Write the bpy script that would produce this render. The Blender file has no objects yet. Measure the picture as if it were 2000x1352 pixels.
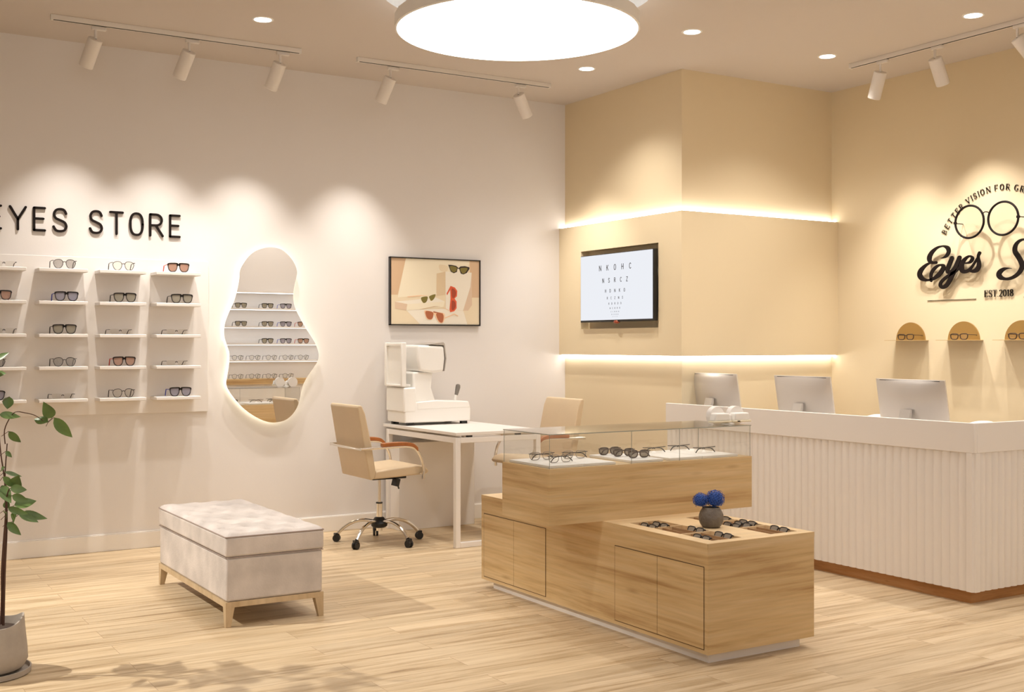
import bpy, math, random
from math import pi, sin, cos, radians, hypot, atan2
from mathutils import Vector, Matrix
random.seed(7)
C = bpy.context.scene.collection
# ---------------------------------------------------------------- measured outlines
DOWN_W=88; SPOT_W=92; FILL_W=76; CEIL_FILL_W=22; LEFT_W=700; EXPO=0.10
SCRIPT=[[[(5.603, 2.029, 0.0034), (5.58, 2.03, 0.0102), (5.551, 2.043, 0.0238), (5.533, 2.069, 0.0306), (5.538, 2.094, 0.0323), (5.56, 2.109, 0.0204), (5.586, 2.114, 0.0129), (5.626, 2.108, 0.017), (5.666, 2.086, 0.0272), (5.692, 2.058, 0.0357), (5.701, 2.033, 0.0391), (5.694, 2.012, 0.0306), (5.672, 2.0, 0.0204), (5.641, 1.999, 0.0211)], [(5.676, 1.999, 0.0102), (5.709, 1.995, 0.0153), (5.746, 1.975, 0.0255), (5.778, 1.946, 0.0374), (5.787, 1.919, 0.0408), (5.773, 1.896, 0.0374), (5.743, 1.879, 0.0238), (5.709, 1.875, 0.017), (5.672, 1.88, 0.0204), (5.632, 1.9, 0.0306), (5.6, 1.926, 0.034), (5.58, 1.952, 0.0357), (5.58, 1.971, 0.0289), (5.6, 1.979, 0.0153), (5.626, 1.975, 0.0187), (5.659, 1.954, 0.0255), (5.681, 1.927, 0.0255), (5.687, 1.9, 0.0238), (5.684, 1.868, 0.017)]], [[(5.505, 2.022, 0.0333), (5.525, 1.981, 0.034), (5.542, 1.944, 0.034), (5.538, 1.925, 0.0272), (5.515, 1.929, 0.0187), (5.489, 1.95, 0.017), (5.464, 1.978, 0.0204)], [(5.441, 2.021, 0.0333), (5.46, 1.983, 0.034), (5.483, 1.938, 0.0357), (5.505, 1.896, 0.034), (5.528, 1.857, 0.0323), (5.554, 1.828, 0.0306), (5.583, 1.817, 0.0255), (5.603, 1.83, 0.0265), (5.6, 1.852, 0.0238), (5.57, 1.878, 0.0221), (5.528, 1.901, 0.0221), (5.483, 1.922, 0.0204), (5.448, 1.945, 0.017), (5.425, 1.967, 0.0153)]], [[(5.4, 1.98, 0.0102), (5.365, 1.981, 0.0153), (5.341, 1.995, 0.0255), (5.333, 2.011, 0.0255), (5.344, 2.024, 0.0153), (5.365, 2.026, 0.0153), (5.394, 2.009, 0.0255), (5.419, 1.981, 0.0357), (5.425, 1.949, 0.0391), (5.416, 1.927, 0.0323), (5.394, 1.92, 0.0255), (5.365, 1.928, 0.0221), (5.337, 1.952, 0.017), (5.313, 1.982, 0.0153), (5.288, 2.015, 0.0153)]], [[(5.275, 2.044, 0.0245), (5.285, 2.026, 0.0204), (5.285, 2.004, 0.0211), (5.28, 1.978, 0.0289), (5.282, 1.951, 0.034), (5.297, 1.929, 0.034), (5.322, 1.92, 0.0255), (5.35, 1.923, 0.017)]], [[(5.024, 1.922, 0.0038), (5.051, 1.925, 0.0096), (5.081, 1.921, 0.0223), (5.11, 1.905, 0.0334), (5.121, 1.884, 0.0376), (5.107, 1.865, 0.0334), (5.081, 1.855, 0.0207), (5.051, 1.852, 0.0191), (5.013, 1.86, 0.0223), (4.975, 1.881, 0.0271), (4.949, 1.911, 0.0319), (4.941, 1.938, 0.0344), (4.953, 1.97, 0.035), (4.975, 2.005, 0.0344), (4.994, 2.032, 0.0334), (4.997, 2.058, 0.0319), (4.986, 2.085, 0.0255), (4.962, 2.105, 0.0191), (4.93, 2.113, 0.0134), (4.896, 2.108, 0.0143), (4.874, 2.088, 0.0207), (4.871, 2.065, 0.0223), (4.884, 2.047, 0.0064)]]]
WL=[('E', 1.056, 0.082), ('Y', 1.178, 0.111), ('E', 1.325, 0.082), ('S', 1.444, 0.101), ('S', 1.676, 0.097), ('T', 1.811, 0.097), ('O', 1.944, 0.098), ('R', 2.078, 0.101), ('E', 2.215, 0.081)]
MIRROR=[(2.936, 2.11), (3.012, 2.099), (3.069, 2.061), (3.114, 2.008), (3.14, 1.942), (3.131, 1.886), (3.114, 1.812), (3.11, 1.739), (3.127, 1.666), (3.159, 1.605), (3.198, 1.538), (3.244, 1.47), (3.283, 1.409), (3.309, 1.335), (3.3, 1.279), (3.263, 1.224), (3.218, 1.163), (3.185, 1.102), (3.166, 1.028), (3.146, 0.955), (3.108, 0.895), (3.056, 0.854), (2.999, 0.838), (2.942, 0.837), (2.879, 0.854), (2.805, 0.893), (2.731, 0.949), (2.67, 1.016), (2.627, 1.076), (2.609, 1.124), (2.615, 1.171), (2.627, 1.242), (2.633, 1.302), (2.631, 1.349), (2.615, 1.397), (2.594, 1.468), (2.599, 1.551), (2.627, 1.628), (2.663, 1.706), (2.688, 1.79), (2.704, 1.874), (2.709, 1.933), (2.737, 1.988), (2.786, 2.05), (2.854, 2.092)]
LEAVES=[(0.057, 1.339, 0.11, 1.368, 0.3), (0.063, 1.278, 0.127, 1.281, 0.22), (0.087, 1.179, 0.079, 1.125, 0.5), (0.073, 1.107, 0.159, 1.095, 0.25), (0.281, 1.089, 0.26, 1.161, 0.35), (0.284, 1.075, 0.209, 1.086, 0.3), (0.287, 1.091, 0.35, 1.002, 0.25), (0.086, 1.031, 0.123, 0.98, 0.28), (0.073, 0.945, 0.102, 0.919, 0.3), (0.073, 0.868, 0.097, 0.884, 0.45), (0.076, 0.858, 0.134, 0.834, 0.2), (0.087, 0.842, 0.118, 0.794, 0.3), (0.121, 0.794, 0.15, 0.849, 0.5), (0.121, 0.794, 0.179, 0.784, 0.35), (0.076, 0.804, 0.13, 0.733, 0.3), (0.13, 0.765, 0.195, 0.743, 0.3), (0.111, 0.714, 0.188, 0.727, 0.35), (0.111, 0.714, 0.195, 0.685, 0.2), (0.114, 0.65, 0.146, 0.685, 0.5), (0.143, 0.685, 0.236, 0.65, 0.2), (0.137, 0.685, 0.22, 0.643, 0.22), (0.095, 0.647, 0.157, 0.592, 0.25), (0.073, 0.698, 0.08, 0.74, 0.4), (0.086, 0.676, 0.111, 0.695, 0.4)]
TWIG=[(0.073, 0.977), (0.079, 1.038), (0.111, 1.092), (0.143, 1.117), (0.188, 1.115), (0.241, 1.105), (0.284, 1.083)]
STEMS=[[(0.078, 0.208), (0.082, 0.426), (0.089, 0.618), (0.086, 0.778), (0.073, 0.861), (0.06, 0.938), (0.047, 1.067)], [(0.074, 0.208), (0.073, 0.426), (0.095, 0.682), (0.105, 0.759), (0.121, 0.794)], [(0.06, 0.208), (0.066, 0.49), (0.076, 0.618), (0.066, 0.81), (0.073, 0.977)]]

# ---------------------------------------------------------------- materials
MATS = {}
def nt(name):
    m = bpy.data.materials.new(name); m.use_nodes = True
    n = m.node_tree.nodes; n.clear(); MATS[name] = m
    o = n.new('ShaderNodeOutputMaterial')
    return m, n, m.node_tree.links, o
def pbr(name, col, rough=.5, metal=0, spec=.5, emit=None, es=0, noise=0, nscale=8, bump=0, bscale=60, coat=0):
    m, n, l, o = nt(name)
    b = n.new('ShaderNodeBsdfPrincipled'); l.new(b.outputs[0], o.inputs[0])
    b.inputs['Base Color'].default_value = (*col, 1); b.inputs['Roughness'].default_value = rough
    b.inputs['Metallic'].default_value = metal; b.inputs['Specular IOR Level'].default_value = spec
    b.inputs['Coat Weight'].default_value = coat
    if emit: b.inputs['Emission Color'].default_value = (*emit, 1); b.inputs['Emission Strength'].default_value = es
    tc = n.new('ShaderNodeTexCoord')
    if noise:
        t = n.new('ShaderNodeTexNoise'); t.inputs['Scale'].default_value = nscale; t.inputs['Detail'].default_value = 5
        l.new(tc.outputs['Object'], t.inputs['Vector'])
        r = n.new('ShaderNodeValToRGB'); e = r.color_ramp.elements
        e[0].position = .3; e[1].position = .7
        e[0].color = (*[c*(1-noise) for c in col], 1); e[1].color = (*[min(1, c*(1+noise)) for c in col], 1)
        l.new(t.outputs['Fac'], r.inputs[0]); l.new(r.outputs[0], b.inputs['Base Color'])
    if bump:
        t = n.new('ShaderNodeTexNoise'); t.inputs['Scale'].default_value = bscale; t.inputs['Detail'].default_value = 3
        l.new(tc.outputs['Object'], t.inputs['Vector'])
        bp = n.new('ShaderNodeBump'); bp.inputs['Strength'].default_value = bump; bp.inputs['Distance'].default_value = .01
        l.new(t.outputs['Fac'], bp.inputs['Height']); l.new(bp.outputs[0], b.inputs['Normal'])
    return m
def emis(name, col, s):
    m, n, l, o = nt(name)
    e = n.new('ShaderNodeEmission'); e.inputs[0].default_value = (*col, 1); e.inputs[1].default_value = s
    l.new(e.outputs[0], o.inputs[0]); return m
def glassy(name, tint, gloss=.5, rough=.02, body=0, bodycol=(.3, .3, .3), ior=1.45):
    """thin pane: tinted transmission plus a fresnel reflection, and optionally some surface colour"""
    m, n, l, o = nt(name)
    t = n.new('ShaderNodeBsdfTransparent'); t.inputs[0].default_value = (*tint, 1)
    g = n.new('ShaderNodeBsdfGlossy'); g.inputs['Roughness'].default_value = rough
    f = n.new('ShaderNodeLayerWeight'); f.inputs[0].default_value = .5
    pw = n.new('ShaderNodeMath'); pw.operation = 'POWER'; pw.inputs[1].default_value = 4.5; l.new(f.outputs['Facing'], pw.inputs[0])
    ma = n.new('ShaderNodeMath'); ma.operation = 'MULTIPLY_ADD'; ma.inputs[1].default_value = .93; ma.inputs[2].default_value = .05; l.new(pw.outputs[0], ma.inputs[0])
    mu = n.new('ShaderNodeMath'); mu.operation = 'MULTIPLY'; mu.inputs[1].default_value = gloss; mu.use_clamp = True
    l.new(ma.outputs[0], mu.inputs[0])
    src = t
    if body:
        d = n.new('ShaderNodeBsdfDiffuse'); d.inputs[0].default_value = (*bodycol, 1)
        x = n.new('ShaderNodeMixShader'); x.inputs[0].default_value = body
        l.new(t.outputs[0], x.inputs[1]); l.new(d.outputs[0], x.inputs[2]); src = x
    mx = n.new('ShaderNodeMixShader'); l.new(mu.outputs[0], mx.inputs[0])
    l.new(src.outputs[0], mx.inputs[1]); l.new(g.outputs[0], mx.inputs[2]); l.new(mx.outputs[0], o.inputs[0])
    return m
def wood(name, dark, mid, light, sc=(.8, .8, 17), rough=.45, seed=0.):
    m, n, l, o = nt(name)
    b = n.new('ShaderNodeBsdfPrincipled'); l.new(b.outputs[0], o.inputs[0])
    b.inputs['Roughness'].default_value = rough; b.inputs['Specular IOR Level'].default_value = .35
    tc = n.new('ShaderNodeTexCoord'); mp = n.new('ShaderNodeMapping')
    mp.inputs['Scale'].default_value = sc; mp.inputs['Location'].default_value = (seed, seed, seed)
    l.new(tc.outputs['Object'], mp.inputs[0])
    t = n.new('ShaderNodeTexNoise'); t.inputs['Scale'].default_value = 1.0; t.inputs['Detail'].default_value = 7
    t.inputs['Roughness'].default_value = .62; t.inputs['Distortion'].default_value = .35
    l.new(mp.outputs[0], t.inputs['Vector'])
    r = n.new('ShaderNodeValToRGB'); e = r.color_ramp.elements
    e[0].position = .3; e[0].color = (*dark, 1); e[1].position = .68; e[1].color = (*light, 1)
    k = r.color_ramp.elements.new(.47); k.color = (*mid, 1)
    l.new(t.outputs['Fac'], r.inputs[0])
    t2 = n.new('ShaderNodeTexNoise'); t2.inputs['Scale'].default_value = 5; t2.inputs['Detail'].default_value = 6
    l.new(mp.outputs[0], t2.inputs['Vector'])
    # scattered small knots
    mp2 = n.new('ShaderNodeMapping'); mp2.inputs['Scale'].default_value = (sc[0]*3, sc[1]*3, sc[2]*.65)
    l.new(tc.outputs['Object'], mp2.inputs[0])
    v = n.new('ShaderNodeTexVoronoi'); v.inputs['Scale'].default_value = 1.0; l.new(mp2.outputs[0], v.inputs['Vector'])
    kr = n.new('ShaderNodeMapRange'); kr.inputs[1].default_value = .0; kr.inputs[2].default_value = .16
    kr.inputs[3].default_value = .6; kr.inputs[4].default_value = 0; l.new(v.outputs['Distance'], kr.inputs[0])
    mx = n.new('ShaderNodeMix'); mx.data_type = 'RGBA'; mx.blend_type = 'MULTIPLY'; mx.inputs[0].default_value = .25
    l.new(r.outputs[0], mx.inputs[6])
    gr = n.new('ShaderNodeMapRange'); gr.inputs[1].default_value = .35; gr.inputs[2].default_value = .6; gr.inputs[3].default_value = .6; gr.inputs[4].default_value = 1
    l.new(t2.outputs['Fac'], gr.inputs[0]); l.new(gr.outputs[0], mx.inputs[7])
    mk = n.new('ShaderNodeMix'); mk.data_type = 'RGBA'; l.new(kr.outputs[0], mk.inputs[0])
    l.new(mx.outputs[2], mk.inputs[6]); mk.inputs[7].default_value = (*[c*.75 for c in dark], 1)
    l.new(mk.outputs[2], b.inputs['Base Color'])
    return m
def floor_mat():
    m, n, l, o = nt('maple_plank_floor')
    b = n.new('ShaderNodeBsdfPrincipled'); l.new(b.outputs[0], o.inputs[0])
    b.inputs['Roughness'].default_value = .42; b.inputs['Specular IOR Level'].default_value = .35
    tc = n.new('ShaderNodeTexCoord')
    br = n.new('ShaderNodeTexBrick'); br.inputs['Color1'].default_value = (0, 0, 0, 1); br.inputs['Color2'].default_value = (1, 1, 1, 1)
    br.inputs['Mortar'].default_value = (.5, .5, .5, 1); br.inputs['Scale'].default_value = 1
    br.inputs['Brick Width'].default_value = 1.25; br.inputs['Row Height'].default_value = .165
    br.inputs['Mortar Size'].default_value = .0012; br.offset = .37; br.inputs['Mortar Smooth'].default_value = .3
    l.new(tc.outputs['Object'], br.inputs['Vector'])
    mp = n.new('ShaderNodeMapping'); mp.inputs['Scale'].default_value = (1.3, 22, 1); l.new(tc.outputs['Object'], mp.inputs[0])
    w = n.new('ShaderNodeMath'); w.operation = 'MULTIPLY'; w.inputs[1].default_value = 23; l.new(br.outputs['Color'], w.inputs[0])
    t = n.new('ShaderNodeTexNoise'); t.noise_dimensions = '4D'; t.inputs['Scale'].default_value = 1; t.inputs['Detail'].default_value = 8
    t.inputs['Roughness'].default_value = .66; t.inputs['Distortion'].default_value = .7
    l.new(mp.outputs[0], t.inputs['Vector']); l.new(w.outputs[0], t.inputs['W'])
    r = n.new('ShaderNodeValToRGB'); e = r.color_ramp.elements
    e[0].position = .27; e[0].color = (.25, .16, .085, 1); e[1].position = .64; e[1].color = (.68, .54, .36, 1)
    k = e.new(.40); k.color = (.47, .34, .195, 1)
    k = e.new(.50); k.color = (.60, .46, .29, 1)
    l.new(t.outputs['Fac'], r.inputs[0])
    mr = n.new('ShaderNodeMapRange'); mr.inputs[3].default_value = .90; mr.inputs[4].default_value = 1.06; l.new(br.outputs['Color'], mr.inputs[0])
    mx = n.new('ShaderNodeMix'); mx.data_type = 'RGBA'; mx.blend_type = 'MULTIPLY'; mx.inputs[0].default_value = 1
    l.new(r.outputs[0], mx.inputs[6]); l.new(mr.outputs[0], mx.inputs[7])
    m2 = n.new('ShaderNodeMix'); m2.data_type = 'RGBA'; l.new(br.outputs['Fac'], m2.inputs[0])
    l.new(mx.outputs[2], m2.inputs[6]); m2.inputs[7].default_value = (.36, .24, .14, 1)
    l.new(m2.outputs[2], b.inputs['Base Color'])
    return m
floor_mat()
pbr('wall_white', (.755, .718, .69), .75, bump=.05, bscale=180)
pbr('wall_cream', (.74, .62, .42), .7, bump=.05, bscale=180)
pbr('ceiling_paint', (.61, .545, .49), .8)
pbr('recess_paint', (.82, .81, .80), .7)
pbr('white_lacquer', (.80, .76, .72), .4)
pbr('baseboard_white', (.82, .78, .73), .4)
pbr('counter_white', (.78, .74, .705), .42)
pbr('plastic_white', (.86, .84, .80), .35)
pbr('cream_plastic', (.78, .70, .52), .4)
pbr('track_white', (.78, .73, .68), .45)
pbr('slot_dark', (.02, .015, .01), .6)
pbr('sign_black', (.010, .006, .005), .6, spec=.15)
pbr('frame_black', (.012, .009, .008), .3)
pbr('frame_brown', (.045, .022, .012), .35)
pbr('wire_dark', (.03, .025, .022), .3, .6)
pbr('wire_grey', (.32, .29, .27), .25, .8)
pbr('temple_red', (.55, .05, .025), .35)
pbr('temple_blue', (.05, .07, .45), .35)
pbr('black_plastic', (.008, .008, .008), .4)
pbr('chrome', (.80, .76, .70), .12, 1)
pbr('leather_beige', (.62, .485, .32), .42, bump=.12, bscale=220, noise=.04, nscale=3)
pbr('armrest_wood', (.36, .12, .03), .3, noise=.2, nscale=14)
pbr('velvet', (.60, .545, .51), .85, noise=.16, nscale=6, bump=.2, bscale=120)
pbr('piping', (.36, .29, .26), .8)
wood('oak_honey', (.40, .235, .095), (.60, .42, .21), (.68, .51, .295))
wood('oak_top', (.66, .46, .25), (.74, .55, .32), (.80, .61, .37), sc=(.6, 5, 1))
wood('oak_pale', (.46, .33, .19), (.56, .42, .26), (.63, .49, .32), sc=(9, 9, 2.2))
wood('toe_wood', (.30, .13, .04), (.42, .20, .07), (.48, .26, .11), sc=(2, 2, 30))
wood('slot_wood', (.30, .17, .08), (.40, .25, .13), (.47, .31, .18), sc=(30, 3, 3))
pbr('seam', (.10, .05, .02), .8)
glassy('case_glass', (.99, .992, .985), gloss=1.0)
pbr('glass_edge', (.30, .32, .28), .2)
glassy('lens_clear', (.96, .95, .93), gloss=.5)
glassy('lens_greytint', (.78, .77, .76), gloss=.8, body=.15, bodycol=(.55, .54, .53))
glassy('lens_smoke', (.50, .47, .40), gloss=1.6, body=.42, bodycol=(.52, .48, .39), rough=.15)
glassy('lens_blue', (.50, .49, .58), gloss=1.6, body=.42, bodycol=(.52, .50, .57), rough=.15)
glassy('lens_brown', (.66, .45, .35), gloss=1.6, body=.42, bodycol=(.66, .47, .38), rough=.15)
glassy('lens_slot', (.7, .65, .57), gloss=1.8, body=.5, bodycol=(.50, .45, .38), rough=.12)
m = pbr('mirror_silver', (.93, .93, .93), .0, 1)
emis('led_warm', (1, .90, .68), 13)
emis('led_strip', (1, .98, .95), 15)
emis('added_shelf_glow', (.95, .97, 1), 2.6)
emis('added_ring_glow', (1, .98, .95), 10)
emis('lamp_disc', (1, .975, .94), 4.5)
emis('downlight_disc', (1, .97, .92), 12)
emis('screen_white', (.86, .88, .93), .92)
pbr('screen_ink', (.03, .03, .04), .6)
pbr('screen_dark', (.01, .01, .012), .2)
pbr('aluminium', (.70, .67, .64), .40, .75)
pbr('aluminium_stand', (.72, .70, .67), .35, .8)
pbr('brass', (.42, .26, .085), .38, .55)
pbr('brass_shelf', (.62, .45, .22), .4, .3)
pbr('copper', (.35, .08, .04), .25, .5)
pbr('bezel_grey', (.42, .38, .34), .5)
pbr('grey_knob', (.20, .18, .16), .5)
pbr('concrete', (.40, .35, .30), .8, noise=.1, nscale=10, bump=.1, bscale=60)
pbr('soil', (.05, .03, .02), .9)
pbr('bark', (.075, .032, .018), .7)
pbr('leaf', (.12, .20, .055), .42, noise=.35, nscale=12)
pbr('vase_ceramic', (.15, .125, .10), .5, noise=.15, nscale=30, bump=.5, bscale=70)
pbr('blue_petal', (.018, .075, .34), .6, noise=.55, nscale=60)
pbr('flower_stem', (.05, .09, .03), .6)
pbr('tray_white', (.86, .84, .81), .45)
for k, c in dict(art_cream=(.80, .68, .48), art_pale=(.86, .78, .60), art_tan=(.66, .46, .29), art_shadow=(.72, .57, .37), art_white=(.86, .80, .68), art_block=(.70, .53, .38),
                 art_black=(.02, .012, .01), art_olive=(.20, .16, .03), art_red=(.72, .11, .04), art_darkred=(.38, .06, .025), art_brown=(.42, .13, .055), art_peach=(.88, .60, .38), art_side=(.62, .47, .30)).items():
    pbr(k, c, .6)
# ---------------------------------------------------------------- mesh builder
class MB:
    def __init__(s): s.v = []; s.f = []; s.m = []; s.mi = 0
    def add(s, vs, fs):
        o = len(s.v); s.v += [tuple(v) for v in vs]
        for f in fs: s.f.append([i+o for i in f]); s.m.append(s.mi)
        return s
    def mat(s, i): s.mi = i; return s
    def box(s, a, b, rot=None, piv=None):
        x0, y0, z0 = a; x1, y1, z1 = b
        vs = [Vector(p) for p in ((x0,y0,z0),(x1,y0,z0),(x1,y1,z0),(x0,y1,z0),(x0,y0,z1),(x1,y0,z1),(x1,y1,z1),(x0,y1,z1))]
        if rot is not None:
            pv = Vector(piv) if piv is not None else (Vector(a)+Vector(b))/2
            vs = [pv + rot @ (v-pv) for v in vs]
        return s.add(vs, [(0,3,2,1),(4,5,6,7),(0,1,5,4),(1,2,6,5),(2,3,7,6),(3,0,4,7)])
    def prism(s, poly, c0, c1, ax='y'):
        """poly in the two other axes (xz for y, yz for x, xy for z), from c0 to c1 along ax"""
        def P(p, c): return {'y': (p[0], c, p[1]), 'x': (c, p[0], p[1]), 'z': (p[0], p[1], c)}[ax]
        n = len(poly); vs = [P(p, c0) for p in poly]+[P(p, c1) for p in poly]
        fs = [list(range(n))[::-1], list(range(n, 2*n))]+[(i, (i+1) % n, (i+1) % n+n, i+n) for i in range(n)]
        return s.add(vs, fs)
    def tube(s, pts, r, n=10, cap=True, close=False):
        pts = [Vector(p) for p in pts]; N = len(pts)
        rr = r if isinstance(r, (list, tuple)) else [r]*N
        rings = []; up = None
        for i, p in enumerate(pts):
            a = pts[(i-1) % N] if (close or i > 0) else p; b = pts[(i+1) % N] if (close or i < N-1) else p
            t = (b-a).normalized() if (b-a).length > 1e-9 else Vector((0,0,1))
            if up is None: up = Vector((0,0,1)) if abs(t.z) < .9 else Vector((1,0,0))
            x = t.cross(up)
            if x.length < 1e-6: x = t.orthogonal()
            x.normalize(); y = x.cross(t).normalized(); up = y
            rings.append([p+(x*cos(2*pi*k/n)+y*sin(2*pi*k/n))*rr[i] for k in range(n)])
        vs = [v for q in rings for v in q]; fs = []
        for i in range(N if close else N-1):
            j = (i+1) % N
            for k in range(n):
                k2 = (k+1) % n; fs.append((i*n+k, i*n+k2, j*n+k2, j*n+k))
        if cap and not close: fs += [list(range(n)), [(N-1)*n+k for k in range(n)][::-1]]
        return s.add(vs, fs)
    def cyl(s, a, b, r, n=24, r2=None): return s.tube([a, b], [r, r if r2 is None else r2], n)
    def lathe(s, prof, c=(0,0,0), n=32, capb=True, capt=True):
        vs = []; fs = []
        for r, z in prof: vs += [(c[0]+r*cos(2*pi*k/n), c[1]+r*sin(2*pi*k/n), c[2]+z) for k in range(n)]
        for i in range(len(prof)-1):
            for k in range(n):
                k2 = (k+1) % n; fs.append((i*n+k, i*n+k2, (i+1)*n+k2, (i+1)*n+k))
        if capb: fs.append(list(range(n))[::-1])
        if capt: fs.append([(len(prof)-1)*n+k for k in range(n)])
        return s.add(vs, fs)
    def ball(s, c, r, n=12, sq=(1,1,1)):
        prof = [(max(1e-4, r*sin(pi*i/n)), -r*cos(pi*i/n)) for i in range(n+1)]
        o = len(s.v); s.lathe(prof, (0,0,0), n*2)
        for i in range(o, len(s.v)):
            v = s.v[i]; s.v[i] = (c[0]+v[0]*sq[0], c[1]+v[1]*sq[1], c[2]+v[2]*sq[2])
        return s
    def xf(s, M, start=0):
        for i in range(start, len(s.v)): s.v[i] = tuple(M @ Vector(s.v[i]))
        return s
    def build(s, name, mat, parent=None, bevel=0, seg=2, smooth=35, recalc=True):
        me = bpy.data.meshes.new(name); me.from_pydata(s.v, [], s.f)
        for k in (mat if isinstance(mat, (list, tuple)) else [mat]): me.materials.append(MATS[k])
        for p, i in zip(me.polygons, s.m): p.material_index = i
        if recalc:
            import bmesh
            bm = bmesh.new(); bm.from_mesh(me); bmesh.ops.recalc_face_normals(bm, faces=bm.faces); bm.to_mesh(me); bm.free()
        if smooth:
            me.shade_smooth(); me.set_sharp_from_angle(angle=radians(smooth))
        o = bpy.data.objects.new(name, me); C.objects.link(o)
        if parent: o.parent = parent
        if bevel:
            bv = o.modifiers.new('bevel', 'BEVEL'); bv.width = bevel; bv.segments = seg; bv.limit_method = 'ANGLE'; bv.angle_limit = radians(40)
        return o
def tag(o, label=None, cat=None, group=None, kind=None):
    if label: o['label'] = label
    if cat: o['category'] = cat
    if group: o['group'] = group
    if kind: o['kind'] = kind
    return o
def thing(name, label, cat, loc=(0,0,0), rz=0, group=None):
    o = bpy.data.objects.new(name, None); C.objects.link(o); o.empty_display_size = .1
    o.location = loc; o.rotation_euler = (0, 0, rz)
    return tag(o, label, cat, group)
def dup(root, loc, rot=None, label=None, group=None):
    r = root.copy(); C.objects.link(r); r.location = loc
    if rot is not None: r.rotation_euler = rot
    if label: r['label'] = label
    if group: r['group'] = group
    for ch in list(root.children):
        c = ch.copy(); C.objects.link(c); c.parent = r
        for g in list(ch.children):
            d = g.copy(); C.objects.link(d); d.parent = c
    return r
def struct(name, mb, mat, **k): return tag(mb.build(name, mat, **k), kind='structure')
def catmull(P, k=6, close=False):
    n = len(P); out = []
    rng = n if close else n-1
    g = (lambda i: P[i % n]) if close else (lambda i: P[max(0, min(n-1, i))])
    for i in range(rng):
        p0, p1, p2, p3 = g(i-1), g(i), g(i+1), g(i+2)
        for j in range(k):
            t = j/k
            out.append(tuple(.5*(2*b+(c-a)*t+(2*a-5*b+4*c-d)*t*t+(3*b-a-3*c+d)*t**3) for a, b, c, d in zip(p0, p1, p2, p3)))
    if not close: out.append(tuple(P[-1]))
    return out
def ribbon(mb, pts, P, d0, d1, caps=True):
    """flat stroke with a width at each point, raised from d0 to d1; P(u,v,d) places it"""
    L = []; R_ = []; n = len(pts)
    for i, (x, y, w) in enumerate(pts):
        a = pts[max(0, i-1)]; b = pts[min(n-1, i+1)]
        dx, dy = b[0]-a[0], b[1]-a[1]; q = hypot(dx, dy) or 1; nx, ny = -dy/q*w/2, dx/q*w/2
        L.append((x+nx, y+ny)); R_.append((x-nx, y-ny))
    vs = []
    for d in (d0, d1):
        for l, r in zip(L, R_): vs += [P(*l, d), P(*r, d)]
    N = 2*n; fs = []
    for i in range(n-1):
        a = 2*i; fs += [(a, a+1, a+3, a+2), (N+a, N+a+2, N+a+3, N+a+1), (a, a+2, N+a+2, N+a), (a+1, N+a+1, N+a+3, a+3)]
    fs += [(0, N, N+1, 1), (2*n-2, 2*n-1, N+2*n-1, N+2*n-2)]
    mb.add(vs, fs)
    if caps:
        for (x, y, w) in (pts[0], pts[-1]):
            if w > .0015:
                k = 10; vs = [P(x+cos(2*pi*i/k)*w/2, y+sin(2*pi*i/k)*w/2, d) for d in (d0, d1*1.0005) for i in range(k)]
                mb.add(vs, [list(range(k)), list(range(k, 2*k))]+[(i, (i+1) % k, (i+1) % k+k, i+k) for i in range(k)])
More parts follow.
